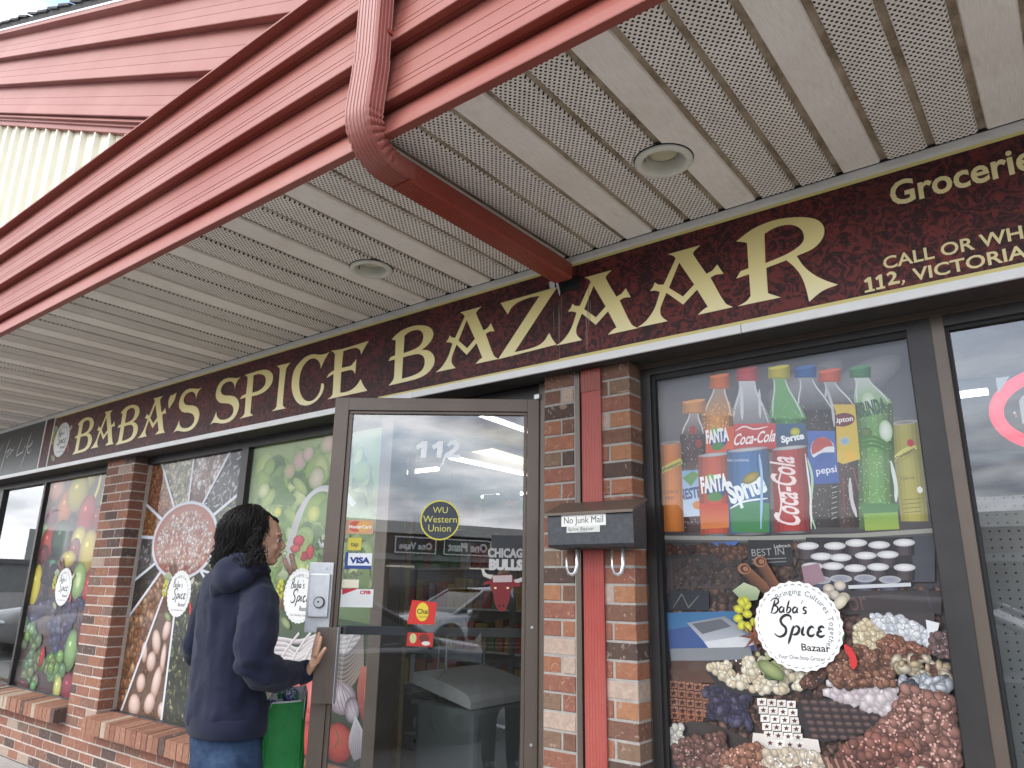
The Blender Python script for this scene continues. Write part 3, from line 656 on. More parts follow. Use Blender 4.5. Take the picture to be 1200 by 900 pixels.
GL_ = {
 'A': (620, 240, 5, (635, 720), [(1003,238),(965,275),(962,290),(1040,405),(1075,385),(1103,350),(1140,405),(1095,410),(1063,427),(1150,575),(1195,600),(990,645),(1025,612),(1048,598),(985,497),(903,585),(805,515),(785,565),(770,610),(775,650),(812,682),(635,720),(685,682),(735,610),(768,512),(745,504),(710,505),(728,480),(738,455),(760,468),(790,468),(860,315),(845,300),(815,290)], [[(880,338),(968,468),(903,538),(820,487)]]),
 'B': (448, 370, 10, (75, 820), [(113,278),(160,228),(220,180),(290,145),(370,120),(440,113),(520,120),(575,152),(599,205),(590,260),(560,310),(520,355),(460,400),(530,405),(580,435),(610,480),(614,530),(600,585),(560,645),(500,695),(430,730),(350,755),(75,820),(125,760),(140,715),(150,512),(75,530),(100,485),(152,465),(160,290),(148,288)], [[(262,235),(310,195),(370,172),(420,168),(460,185),(482,225),(478,280),(455,335),(410,375),(350,405),(250,440)], [(245,487),(330,465),(410,450),(460,460),(490,490),(500,540),(492,590),(465,640),(410,680),(330,712),(230,740)]]),
 'Z': (580, 330, 10, (40, 910), [(68,252),(735,62),(640,200),(230,828),(380,795),(500,755),(570,705),(610,650),(638,602),(675,675),(722,738),(40,910),(525,168),(420,185),(340,212),(270,243),(220,280),(180,330),(152,385)], []),
 'R': (820, 200, 5, (225, 795), [(215,415),(300,350),(370,315),(450,288),(540,275),(630,275),(690,290),(725,325),(728,375),(700,425),(650,465),(568,500),(610,560),(670,610),(740,645),(810,668),(720,705),(642,768),(620,680),(590,610),(550,560),(508,525),(390,570),(400,718),(475,743),(225,795),(275,765),(299,735),(290,607),(215,632),(240,590),(287,572),(278,425),(262,420)], [[(380,370),(430,340),(490,320),(550,320),(595,345),(612,390),(600,425),(560,460),(500,495),(385,543)]]),
 'S': (240, 430, 12.857, (85, 870), [(543,150),(500,200),(465,270),(457,325),(440,255),(410,225),(370,218),(320,235),(275,270),(248,325),(245,370),(265,410),(310,430),(400,434),(460,455),(500,500),(518,570),(505,650),(470,730),(410,800),(340,838),(260,852),(180,843),(125,843),(85,870),(130,790),(160,720),(175,675),(185,740),(220,785),(270,797),(330,788),(385,755),(425,700),(438,640),(420,590),(380,560),(320,548),(250,545),(205,520),(175,470),(168,410),(185,330),(225,250),(280,195),(345,168),(420,165),(490,168)], []),
 'P': (276, 410, 10, (52, 805), [(110,295),(200,268),(300,238),(370,235),(420,265),(440,310),(430,380),(395,440),(340,490),(270,525),(192,545),(175,742),(208,768),(52,805),(95,768),(107,742),(122,557),(52,578),(80,540),(125,518),(145,330),(135,312)], [[(212,300),(260,285),(310,288),(345,310),(358,360),(345,415),(310,455),(260,485),(198,502)]]),
 'I': (276, 410, 10, (425, 720), [(483,190),(645,150),(610,195),(592,240),(555,640),(568,667),(592,685),(425,720),(463,692),(482,665),(522,235),(510,208)], []),
 'C': (336, 390, 10, (60, 610), [(500,225),(455,300),(420,370),(400,418),(395,370),(370,325),(330,302),(285,305),(235,340),(190,400),(160,480),(148,560),(148,640),(162,710),(195,770),(240,800),(300,795),(350,755),(385,700),(402,640),(405,600),(425,592),(440,605),(435,660),(405,730),(350,795),(280,840),(210,852),(150,835),(100,780),(70,700),(60,610),(72,500),(105,410),(160,340),(230,280),(310,252),(400,258),(460,245)], []),
 'E': (336, 390, 10, (480, 780), [(522,212),(660,188),(962,95),(920,165),(875,250),(860,205),(825,180),(760,185),(665,215),(645,412),(700,400),(755,385),(790,345),(818,310),(803,480),(785,450),(755,435),(640,460),(628,705),(710,690),(780,655),(830,605),(868,545),(900,615),(945,680),(480,780),(525,745),(540,710),(552,480),(470,528),(500,480),(558,440),(568,250),(548,228)], []),
 "'": (60, 400, 5, (690, 395), [(735,300),(722,345),(690,395),(688,352),(700,318),(718,312)], []),
}
GP = {}
for k, (ox, oy, s, an, o_, h_) in GL_.items():
    a = G(ox, oy, s, [an])[0]; GP[k] = ([(x-a[0], z) for x, z in hermite(G(ox, oy, s, o_), True, 4, .72)], [[(x-a[0], z) for x, z in hermite(G(ox, oy, s, q), True, 4, .72)] for q in h_])
def letter(k, ax, ay):
    X = P(ax, ay, SY).x; allp = [GP[k][0]]+GP[k][1]; flat = [p for q in allp for p in q]
    fs = [tuple(t) for t in tessellate_polygon([[Vector((a, b, 0)) for a, b in q] for q in allp])]
    n = len(flat); vs = [(X+a, SY-.0016, b) for a, b in flat]+[(X+a, SY-.0002, b) for a, b in flat]; i0 = 0
    for q in allp:
        m_ = len(q); fs += [(i0+i, i0+(i+1) % m_, n+i0+(i+1) % m_, n+i0+i) for i in range(m_)]; i0 += m_
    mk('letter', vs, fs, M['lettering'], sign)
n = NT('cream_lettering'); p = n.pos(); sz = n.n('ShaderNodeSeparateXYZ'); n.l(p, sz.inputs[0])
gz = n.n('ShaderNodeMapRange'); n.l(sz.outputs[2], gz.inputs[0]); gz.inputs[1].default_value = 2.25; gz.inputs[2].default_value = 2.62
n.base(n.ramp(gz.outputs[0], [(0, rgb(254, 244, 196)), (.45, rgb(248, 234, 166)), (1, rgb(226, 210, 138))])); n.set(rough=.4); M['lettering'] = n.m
for k, x, y in (('B', 85.1, 532.6), ('A', 105.8, 528.3), ('B', 135.6, 521.2), ('A', 161.2, 516.3), ("'", 198, 479), ('S', 203.6, 506.4), ('S', 246.6, 497.7), ('P', 281.2, 490.5), ('I', 318.5, 482), ('C', 342, 451), ('E', 384, 468),
                ('B', 455.5, 452), ('A', 510.5, 439.5), ('Z', 584, 421), ('A', 652, 403.4), ('A', 747, 384), ('R', 865, 359)): letter(k, x, y)
a = Art(SY-.0006)
a.text('Groceries', 0, 0, None, (226, 212, 150), px=((1045, 240.5), (1146, 219.5)), bold=.012) if False else None
def fit_text(a, body, part, pl, pr, hgt, col, bold):     # the run of text whose first letters `part` span pl..pr
    vs, fs, wd = text_mesh(part, bold); x0, z0 = a.W(*pl); x1, z1 = a.W(*pr); _, _, wf = text_mesh(body, bold)
    a.text(body, x0, (z0+z1)/2, hgt, col, wtot=(x1-x0)/wd*wf, bold=bold)
z_ = lambda x, y: P(x, y, SY).z
fit_text(a, 'Groceries', 'Groceri', (1044.5, 239.5), (1190.5, 205), abs(z_(1060, 213)-z_(1064, 240)), (240, 226, 168), .022); a.build('lettering', sign); a = Art(SY-.0006)
fit_text(a, 'CALL OR WHATSAPP', 'CALL OR W', (1035.5, 313), (1181, 286), abs(z_(1073, 290.7)-z_(1073, 305.2)), (240, 226, 170), .018); a.build('lettering', sign); a = Art(SY-.0006)
fit_text(a, 'VICTORIA AVENUE', 'VICTORI', (1070.3, 328.5), (1181, 306.8), abs(z_(1092, 309)-z_(1092, 323.6)), (240, 226, 170), .018)
a.build('lettering', sign); a = Art(SY-.0006); yc = (240, 226, 170); tp = lambda *q: a.poly([(820+x/5, 200+y/5) for x, y in q], yc)
tp((985,625),(1003,621),(1013,694),(1026,691),(1027,703),(968,716),(967,704),(993,698),(984,650),(970,658),(961,646)); tp((1050,610),(1067,606),(1074,678),(1086,676),(1088,688),(1035,699),(1033,687),(1056,682),(1048,634),(1036,642),(1028,630))
tp((1094,606),(1112,592),(1135,590),(1152,603),(1152,620),(1140,638),(1130,650),(1172,644),(1174,659),(1106,674),(1104,662),(1128,630),(1132,616),(1124,607),(1112,609),(1101,620)); tp((1186,642),(1200,640),(1203,650),(1192,668),(1182,672),(1190,655))
a.build('lettering', sign)
a = Art(SY-.0022)
for x0_, y0_, x1_, y1_ in ((655, 352, 655.5, 422), (654, 360, 654.6, 400), (657.5, 345, 657.2, 384), (690, 330, 688, 412), (688.5, 356, 686, 398), (686.5, 372, 687.5, 410), (692, 352, 690.5, 380), (648.5, 362, 648.8, 392)):
    a.stroke([(x0_, y0_), ((x0_+x1_)/2+.5, (y0_+y1_)/2), (x1_, y1_)], .55, (150, 138, 128))
tag(a.build('drip_marks', sign), kind='stuff')
def strokes(a, lst, ox, oy, s, wd, col):
    for q in lst: a.stroke([(ox+x/s, oy+y/s) for x, y in q], wd, col)
# script wordmark drawn as brush strokes in a unit box (x 0..1, y 0..1 up), used on every badge
BABA = [[(.07,.60),(.10,.80),(.125,.99)],[(.02,.93),(.10,1.02),(.19,1.0),(.20,.90),(.11,.82),(.19,.78),(.21,.68),(.15,.60),(.05,.61)],
 [(.335,.76),(.29,.785),(.25,.72),(.265,.63),(.31,.64),(.345,.75)],[(.35,.78),(.345,.66),(.375,.625)],[(.445,.98),(.425,.80),(.415,.63)],[(.42,.72),(.46,.785),(.50,.73),(.48,.64),(.42,.62)],
 [(.635,.76),(.59,.785),(.55,.72),(.565,.63),(.61,.64),(.645,.75)],[(.65,.78),(.645,.66),(.675,.625)],[(.74,.98),(.725,.88)],[(.86,.77),(.80,.79),(.785,.73),(.84,.68),(.83,.62),(.77,.62)]]
SPICE = [[(.36,.54),(.34,.62),(.25,.64),(.17,.55),(.20,.46),(.28,.38),(.28,.26),(.18,.20),(.08,.26)],[(.42,.44),(.39,.25),(.36,.06)],[(.405,.36),(.47,.44),(.525,.38),(.50,.28),(.42,.25)],
 [(.60,.43),(.585,.30),(.61,.25),(.64,.28)],[(.625,.53),(.632,.52)],[(.79,.40),(.74,.43),(.69,.36),(.70,.27),(.76,.245),(.81,.29)],[(.97,.41),(.92,.44),(.875,.40),(.90,.35),(.94,.345)],[(.94,.345),(.87,.33),(.86,.27),(.92,.24),(.99,.28)]]
def badge(a, cx, cz, r, edge=True, side=True):
    if side: garnish(a, cx, cz, r)
    a.lay(8); n = 56; pts = [(cx+(r*(1.0 if k % 2 else .965))*math.cos(2*math.pi*k/n/1), cz+(r*(1.0 if k % 2 else .965))*math.sin(2*math.pi*k/n)) for k in range(n)]
    a.poly(pts, (236, 236, 232), px=False)
    for k in range(36):
        g0, g1 = 2*math.pi*k/36, 2*math.pi*(k+.5)/36
        a.stroke([(cx+r*.90*math.cos(g0), cz+r*.90*math.sin(g0)), (cx+r*.925*math.cos((g0+g1)/2), cz+r*.925*math.sin((g0+g1)/2)), (cx+r*.90*math.cos(g1), cz+r*.90*math.sin(g1))], r*.016, (90, 88, 86), px=False, smooth=False, taper=False, lay=False)
    a.lay()
    def run(S, x0, z0, w_, h_, wd, yb):
        for q in S: a.stroke([(x0+x*w_+.20*(y-yb)*h_, z0+y*h_) for x, y in q], wd, (40, 38, 38), px=False)
    run(BABA, cx-r*.66, cz-r*.22, r*1.02, r*.80, r*.042, .6); run(SPICE, cx-r*.66, cz-r*.48, r*1.24, r*1.10, r*.062, .22)
    a.text('Bazaar', cx+r*.04, cz-r*.53, r*.15, (50, 48, 48), wtot=r*.63, bold=.015)
    a.text('Your One-Stop Grocer', cx-r*.50, cz-r*.73, r*.085, (50, 48, 48), wtot=r*1.04)
    a.arctext('Bringing Cultures Together', cx, cz, r*.70, 2.20, r*.115, (96, 94, 92))
def garnish(a, cx, cz, r):
    q = lambda u, v: (cx+u*r, cz+v*r)
    a.poly([q(-1.5,.75), q(-1.2,.95), q(-.8,.8), q(-.9,.55), q(-1.25,.5)], (120,138,104), (176,186,150), smooth=True, px=False)
    for u0, v0, u1, v1 in ((-1.15,1.25,-.62,.75), (-.75,1.42,-.45,.85)):
        a.stroke([q(u0,v0), q((u0+u1)/2,(v0+v1)/2), q(u1,v1)], r*.26, (122,80,56), px=False, smooth=False, taper=False, col2=(72,44,32))
        for i in range(3): a.ell(q(u0-.02+.02*i, v0+.02), (r*(.16-.045*i), r*(.13-.035*i)), (146,100,72) if i % 2 == 0 else (64,38,28), px=False)
    for i in range(9):
        g = i*.7; a.ell(q(-1.22+.26*math.cos(g)*(i/9+.2), .22+.3*math.sin(g)), (r*.13, r*.10), (214,210,74), (150,150,40), g, px=False, n=7)
    for i in range(8):
        g = i*math.pi/4; a.poly([q(-1.02+.05*math.cos(g+1.3), -.3+.05*math.sin(g+1.3)), q(-1.02+.42*math.cos(g), -.3+.42*math.sin(g)), q(-1.02+.05*math.cos(g-1.3), -.3+.05*math.sin(g-1.3))], (128,72,50), (86,44,30), px=False)
    a.ell(q(-.7,-1.0), (r*.34, r*.16), (150,160,110), (84,98,60), -.5, px=False); a.ell(q(.98,.55), (r*.2, r*.12), (214,206,184), (150,140,120), .8, px=False)
    a.stroke([q(.98,-.35), q(1.12,-.62), q(1.1,-.85)], r*.15, (196,52,52), px=False); a.stroke([q(.95,-.28), q(1.0,-.1)], r*.04, (70,120,60), px=False)
a = Art(SY-.0006); c0 = P(73, 515, SY); badge(a, c0.x-.01, c0.z, .148); a.build('badge', sign)
# neighbour's black sign
s2 = thing('shop_sign', (-8, SY, 2.2), 'black neighbouring shop sign with white handwritten lettering at far left', 'sign')
MB().box((CX0, SY+.001, 2.229), (-7.034, SY+.007, 2.656), .0008).build('sign_panel', simple('dark_sign', (.022, .026, .026), .35, var=.1), s2)
MB().box((-7.034, SY-.006, 2.226), (-7.018, SY+.006, 2.658)).build('divider', M['whitetrim'], s2)
a = Art(SY-.0004); o = (0, 490, 12.85)
strokes(a, [[(60,365),(0,500)],[(160,300),(95,470),(60,610),(0,800)],[(85,520),(150,470),(165,450)],[(130,500),(100,560),(105,600),(140,540),(130,500)],[(165,470),(150,560),(175,490),(195,480),(190,500),(220,430)],
 [(340,290),(270,470),(248,572),(300,535),(350,500),(330,540)],[(380,385),(345,500)],[(410,290),(412,298)],[(480,215),(420,380),(370,560),(300,755)],[(370,440),(440,400)],[(430,440),(495,340),(470,400),(420,440),(415,510),(440,520),(472,465)]], *o, 1.35, (226, 226, 222))
a.build('script_lettering', s2)
# ================================================================ posters printed on the windows
PY, ST = 2.636, .00002
random.seed(4)
# --- spice trays
a = Art(PY, ST)
x0, x1, zb_, zt_ = -5.462, -4.218, .466, 2.15
a.poly([(x0, zb_), (x1, zb_), (x1, zt_), (x0, zt_)], (70, 66, 64), px=False)
TL, TR, BR, BLc = a.W(176, 542), (x1, 2.147), (x1, .466), (x0+.02, .466)
bc = a.W(216, 633); br_ = .375; BC = Vector(bc)
def sect(p, q): return a.W(*p), a.W(*q)
L1 = sect((201, 595.6), (190, 542)); L2 = sect((221, 591), (228.7, 532)); L3 = sect((241, 595.6), (271, 529)); L4 = sect((251, 609), (284.7, 575.6))
L5 = sect((185.6, 611), (170, 589)); L6 = sect((179, 633), (164.7, 629)); L7 = sect((176, 671), (154, 684)); L8 = sect((176.7, 698), (151, 724))
L9 = sect((190, 718), (143, 833)); L10 = sect((203, 724), (190, 844))
def reg(*p, n, size, cols, bgc, **k):
    a.poly(list(p), bgc, px=False); a.seeds(list(p), n, size, cols, px=False, **k)
c_ = tuple(bc)
reg(c_, L1[1], (x0, 2.15), L5[1], n=360, size=.027, cols=[(196,124,74), (176,104,60), (150,84,50), (206,146,96), (190,116,80)], bgc=(96,58,40))
reg(c_, L2[1], (L1[1][0], 2.15), L1[1], n=360, size=.024, cols=[(206,196,158), (180,170,130), (150,144,112), (222,214,184), (110,106,84)], bgc=(66,66,56), asp=(.7,.95))
reg(c_, L3[1], (L2[1][0], 2.15), L2[1], n=300, size=.030, cols=[(226,206,200), (206,176,166), (160,110,96), (236,224,220), (120,72,62)], bgc=(96,70,66), asp=(.55,.8))
reg(c_, L4[1], (x1, 2.15), L3[1], n=90, size=.024, cols=[(206,206,206), (180,180,180)], bgc=(50,50,54), asp=(.16,.3), edge=.7)
reg(c_, (x1, 1.2), (x1, L4[1][1]), L4[1], n=420, size=.014, cols=[(150,150,110), (120,124,84), (186,186,150)], bgc=(58,62,50))
reg(c_, L5[1], (x0, L5[1][1]), (x0, L6[1][1]), L6[1], n=200, size=.026, cols=[(206,146,80), (186,120,60), (150,90,44)], bgc=(90,56,34))
reg(c_, L6[1], (x0, L6[1][1]), (x0, L7[1][1]), L7[1], n=140, size=.02, cols=[(90,84,82), (120,112,106), (180,176,172)], bgc=(92,90,90))
reg(c_, L7[1], (x0, L7[1][1]), (x0, L8[1][1]), L8[1], n=160, size=.014, cols=[(70,62,52), (120,100,60), (60,56,54)], bgc=(46,44,44))
reg(c_, L8[1], (x0, L8[1][1]), (x0, .5), L9[1], n=420, size=.038, cols=[(196,146,104), (176,120,80), (206,164,124), (150,96,60), (186,136,96)], bgc=(84,54,36), asp=(.7,.95))
reg(c_, L9[1], BLc, (L10[1][0], .466), L10[1], n=30, size=.04, cols=[(120,84,60)], bgc=(96,72,56))
for (x, y, rx, ry, g) in ((196,738,7,14,.3),(184,752,8,17,-.5),(206,750,4,13,.1),(178,775,9,13,.2),(192,772,5,20,0),(166,800,9,12,.5),(184,800,8,22,.25),(196,806,4,16,-.1),(158,826,12,14,.2),(176,824,9,15,.9),(190,832,7,10,0),(170,764,6,14,-.3),(150,842,8,8,0)):
    x_, z_2 = a.W(x, y); k = 1/190; 
    a.ell((x_, z_2), (rx*k*1.3, ry*k*.95), (226,204,192), (150,112,92), -g, (-.2, .35), 14, px=False)
reg(c_, L10[1], (L10[1][0], .466), BR, (x1, 1.25), n=720, size=.026, cols=[(70,78,58), (90,98,70), (120,124,84), (176,170,120), (60,66,50), (50,56,44)], bgc=(44,48,40), asp=(.3,.6))
for s_ in (L1, L2, L3, L4, L5, L6, L7, L8, L9, L10): a.stroke([c_, s_[1]], .022, (214, 216, 222), px=False, taper=False, smooth=False)
a.stroke([a.W(240,690), a.W(256,712)], .016, (206,208,212), px=False, taper=False); a.stroke([a.W(236,668), a.W(262,676)], .016, (206,208,212), px=False, taper=False)
a.stroke([c_, (x1, 1.10)], .02, (208,210,214), px=False, taper=False)
a.ell(c_, (.425, .262), (226,228,232), (196,198,204), px=False, n=48); a.ell(c_, (.395, .243), (170,100,84), (150,84,70), px=False, n=48)
a.ell((c_[0], c_[1]-.012), (.375, .222), (150,70,56), (160,92,74), px=False, n=40)
circ = [(c_[0]+.350*math.cos(g*.3), c_[1]-.014+.205*math.sin(g*.3)) for g in range(21)]
a.seeds(circ, 720, .021, [(236,206,196), (226,186,172), (206,140,120), (190,96,80), (240,222,214), (214,160,144)], px=False, asp=(.6,.9), edge=.48)
b_ = a.W(210.9, 695.6); badge(a, b_[0], b_[1], .150)
a.build('spice_poster', wB)
# --- basket, garden and vegetables
a = Art(PY, ST); x0, x1 = -4.142, -2.888
a.poly([(x0, zb_), (x1, zb_), (x1, zt_), (x0, zt_)], (62, 92, 60), (150, 170, 112), px=False)
for i in range(230):
    x, z = random.uniform(x0+.11, x1-.12), random.uniform(1.30, 2.04); c = random.choice([(120,150,82), (150,176,96), (96,128,70), (176,192,120), (84,112,70), (196,204,140)])
    a.ell((x, z), (random.uniform(.03, .12), random.uniform(.03, .09)), c, tuple(int(q*.35+k*.65) for q, k in zip(c, (112, 140, 88))), random.random()*3, px=False, n=16)
for x, y, r, c in ((352,540,9,(206,168,166)), (362,532,7,(212,176,172)), (340,552,7,(196,166,146)), (372,560,10,(216,200,180)), (385,520,9,(206,176,160)), (326,600,5,(216,206,90)), (368,602,8,(206,210,110)), (310,575,7,(206,210,160))):
    a.ell((x, y), (r, r*1.4), c, (136,158,98), n=14)
a.poly([(x0, zb_), (x1, zb_), (x1, 1.12), (x0, 1.22)], (50, 62, 46), (70, 88, 60), px=False)
for dx in range(5):    # plaited handle arch
    a.stroke([(334+dx*1.6, 668), (337+dx*1.7, 642), (346+dx*1.6, 610), (358+dx*1.2, 586), (372+dx*.6, 573+dx*.8), (386, 570+dx*1.6), (402, 574+dx*1.6), (418-dx, 590+dx)], 2.2, (214+dx*4, 216+dx*3, 218), taper=False, col2=(150, 150, 152))
for p, r, c in (((351,634),(7,7),(196,60,66)), ((347,643),(6,5),(206,84,80)), ((364,647),(5,9),(200,56,60)), ((357,652),(5,6),(176,44,50)), ((382,636),(9,7),(214,216,206)), ((376,648),(8,6),(120,150,90)), ((392,655),(8,7),(96,130,76))):
    a.ell(p, r, c, tuple(int(q*.6) for q in c), off=(-.2,.3))
a.stroke([(366,622),(356,640),(352,655)], 3.2, (150,160,100)); a.stroke([(372,628),(364,642)], 2.6, (104,132,76))
for i in range(60):
    x, y = random.uniform(318, 336), random.uniform(622, 705); a.ell((x, y), (random.uniform(1.5, 3.5), random.uniform(2, 4)), random.choice([(186,196,120), (150,168,100), (200,206,150), (120,140,84)]), (96,116,70), random.random()*3, n=7)
for i in range(70):
    x, y = random.uniform(372, 425), random.uniform(628, 700); a.ell((x, y), (random.uniform(2, 5), random.uniform(1.5, 4)), random.choice([(84,116,62), (104,138,76), (70,98,54), (146,168,110)]), (50,72,40), random.random()*3, n=7)
# basket rim and weave
for k in range(7):
    ys = 752+k*5.5
    a.stroke([(320, 748+k*6), (336, ys-2), (350, 752+k*6+4*math.sin(k)), (366, 748+k*4), (384, 740+k*6), (402, 744+k*5), (424, 736+k*6)], 5.2, (222, 218, 216), taper=False, col2=(140, 128, 128))
for k in range(6):
    a.stroke([(326+k*13, 790-k), (332+k*14, 770), (344+k*14, 752-k), (352+k*14, 742-k)], 3.8, (230, 228, 228), taper=False, col2=(150, 138, 136))
for k in range(9):
    a.stroke([(390, 762+k*5.6), (404, 768+k*5.2), (416, 760+k*5), (428, 744+k*4.4)], 4.2, (150+k*3, 140+k*2, 138), taper=False, col2=(84, 74, 74))
a.poly([(318, 792), (330, 782), (352, 790), (372, 800), (378, 850), (366, 900), (318, 900)], (156,40,44), (206,96,92), smooth=True)
a.ell((366,812), (10,24), (222,130,124), (176,50,54)); a.ell((362,870), (12,26), (196,70,66), (140,30,34), off=(-.1,.2))
a.poly([(424,782), (440,778), (436,860), (428,850), (420,812)], (130,44,40), (196,110,96), smooth=True); a.stroke([(432,782),(430,820),(433,848)], 5, (206,124,110))
a.ell((402,818), (17,20), (206,200,202), (120,100,112), off=(-.2,.3)); a.ell((414,832), (9,16), (198,190,196), (96,76,90))
for k in range(7): a.stroke([(400,800), (396+k*4-8, 815), (392+k*4.6, 836)], 1.1, (130,104,124))
a.ell((398,870), (17,24), (190,84,72), (130,44,40), off=(-.2,.3)); a.stroke([(394,852),(398,866),(392,878)], 2, (90,96,50)); a.stroke([(398,866),(408,872)], 1.6, (90,96,50))
a.poly([(418,838), (428,860), (430,885), (416,892), (410,870)], (130,124,134), (206,202,208), smooth=True)
for k in range(5): a.stroke([(419+k, 842+k*3), (412+k*2.6, 884+k)], 1.1, (110,90,110))
b_ = a.W(353, 698); badge(a, b_[0], b_[1], .150)
a.build('basket_poster', wB)
# --- fruit
a = Art(PY, ST); x0, x1 = -7.272, -5.93
a.poly([(x0, zb_), (x1, zb_), (x1, zt_), (x0, zt_)], (58, 42, 46), (96, 74, 66), px=False)
def fr(x, y, rx, ry, c, e=None, rot=0, hl=True):
    a.ell((x, y), (rx, ry), c, e or tuple(int(q*.5) for q in c), rot, (-.15, .25), 20)
    if hl: a.ell((x-rx*.1, y-ry*.3), (rx*.2, ry*.14), tuple(min(255, q+70) for q in c), c, rot, n=10)
fr(66, 574, 10, 14, (206,140,116)); fr(104, 560, 9, 16, (178,160,40)); a.stroke([(119,553),(115,572),(108,590)], 6, (206,196,96)); a.stroke([(126,556),(121,580),(116,606)], 5, (196,190,110))
fr(76, 596, 9, 24, (200,104,50)); fr(91, 577, 12, 22, (184,166,50), (120,102,26)); fr(60, 606, 7, 16, (120,50,66)); fr(50, 625, 7, 12, (150,190,110))
fr(56, 636, 8, 20, (186,52,44)); fr(113, 610, 8, 18, (136,44,60)); fr(101, 604, 10, 26, (176,46,56), (110,24,36), -.3); fr(84.5, 614, 5, 14, (50,34,44))
fr(92, 634, 9, 18, (206,186,70)); fr(71, 631, 10.5, 22, (50,84,62), (22,40,34), .1); fr(87, 646, 7, 16, (126,30,44)); fr(103, 646, 10, 26, (190,168,46), (126,104,26)); fr(80, 655, 9, 10, (214,190,90))
fr(51, 650, 6, 12, (116,24,40)); fr(60, 668, 9, 20, (44,40,52)); fr(42, 685, 5.5, 24, (208,196,80), (160,146,50)); fr(104, 690, 7, 24, (190,44,60)); fr(92, 680, 8, 22, (150,176,104), (90,120,60)); a.ell((92,680), (3,10), (206,214,170), (160,184,116))
fr(100, 720, 7, 14, (96,24,36)); fr(48, 712, 8, 14, (56,52,76)); fr(38, 728, 7, 12, (70,70,100))
W_ = a.W
def bunch(cx, cy, w_, h_, n, c, r, rz):
    for i in range(n):
        x, y = cx+random.uniform(-w_, w_), cy+random.uniform(-h_, h_); q = random.uniform(.8, 1.1); fr(x, y, r*q, rz*q, tuple(int(k*random.uniform(.8, 1.15)) for k in c), tuple(int(k*.42) for k in c))
bunch(62, 690, 12, 22, 22, (46, 42, 60), 3.3, 7); bunch(72, 740, 16, 34, 46, (70, 68, 104), 3.6, 7.5); bunch(88, 720, 10, 16, 16, (60, 56, 90), 3.6, 7)
bunch(38, 755, 9, 28, 26, (104, 138, 92), 4.0, 8); bunch(34, 790, 8, 16, 12, (112, 146, 98), 4.4, 8)
fr(84, 762, 8, 26, (136,172,110)); fr(100, 744, 9, 24, (120,40,56)); bunch(60, 785, 14, 16, 20, (112, 148, 92), 4.6, 9); fr(50, 770, 3, 14, (176,40,50)); fr(68, 806, 5, 16, (196,196,110)); fr(80, 806, 8, 20, (136,34,56)); fr(28, 802, 7, 8, (84,40,44)); fr(92, 790, 6, 20, (120,160,90))
b_ = a.W(75.5, 687.5); badge(a, b_[0], b_[1], .150)
a.build('fruit_poster', wA)
# --- drinks and chocolates
a = Art(PY, ST); x0, x1, zb_, zt_ = -1.293, -.375, .49, 2.136
a.poly([(x0, 1.60), (x1, 1.60), (x1, zt_), (x0, zt_)], (104, 102, 104), (84, 84, 90), px=False)
a.poly([(x0, zb_), (x1, zb_), (x1, 1.60), (x0, 1.60)], (62, 52, 50), (72, 68, 70), px=False)
for i in range(14): a.ell((random.uniform(-.75, -.5), random.uniform(1.8, 2.05)), (.12, .05), (140,138,140), (100,99,102), random.random(), px=False, n=14)
def pl(c, *pts, c2=None, sm=True): a.poly(list(pts), c, c2, smooth=sm)
def hlt(x, y0, y1, w_=1.6, c=(206, 206, 210)): a.stroke([(x, y0), (x+.5, (y0+y1)/2), (x+1, y1)], w_, c)
def cyl(x0_, x1_, yt, yb, c, dk=.5, skew=0, hl=True):      # an upright can or bottle body with a shaded side
    n_ = 7; w_ = (x1_-x0_)/n_
    for i in range(n_):
        f_ = dk+(1-dk)*math.sin(math.pi*(i+.9)/(n_+.4)); q = tuple(int(k*f_) for k in c)
        a.poly([(x0_+i*w_, yt), (x0_+(i+1)*w_+.15, yt), (x0_+(i+1)*w_+.15+skew, yb), (x0_+i*w_+skew, yb)], q, lay=(i == 0))
def cap(x, y, w_, h_, c):
    cyl(x-w_/2, x+w_/2, y, y+h_, c, .7); a.ell((x, y+.4), (w_/2, 2), tuple(min(255, q+18) for q in c)); a.stroke([(x-w_/2-.5, y+h_), (x+w_/2+.5, y+h_-.3)], 1.6, tuple(int(q*.8) for q in c), taper=False)
def bottle(cx, yt, w_, hs, yb, c, neck=(150,150,156), skew=0, glassc=None):
    g_ = glassc or c; nx = {1024: -16, 985: -13, 956: -12, 924: -11, 880: -4.5, 841: 2.5, 812: 1.5}.get(cx, 0); T_ = lambda u, t: (cx+u*w_+nx*(1-t), yt+hs*t-3*(1-t))
    a.poly([T_(-.5, 1), T_(-.47, .84), T_(-.36, .58), T_(-.22, .26), T_(-.19, 0), T_(.19, 0), T_(.22, .26), T_(.36, .58), T_(.47, .84), T_(.5, 1)], g_, neck, smooth=True)
    for q_ in (-1, 1): a.stroke([T_(q_*.15, .06), T_(q_*.20, .3), T_(q_*.33, .62), T_(q_*.42, .95)], 1.6, (206, 208, 210))
    cyl(cx-w_/2, cx+w_/2, yt+hs-.5, yb, c, .45, skew)
    a.lay(2)
    for i in range(int(w_*3.4)):
        x, y = cx+random.uniform(-w_/2+2, w_/2-2), random.uniform(yt+hs*.5, yb-4); a.ell((x, y), (random.uniform(.4,.8), random.uniform(.5,1)), (214,214,218), tuple(min(255, int(q*1.2+20)) for q in c), n=6, lay=False)
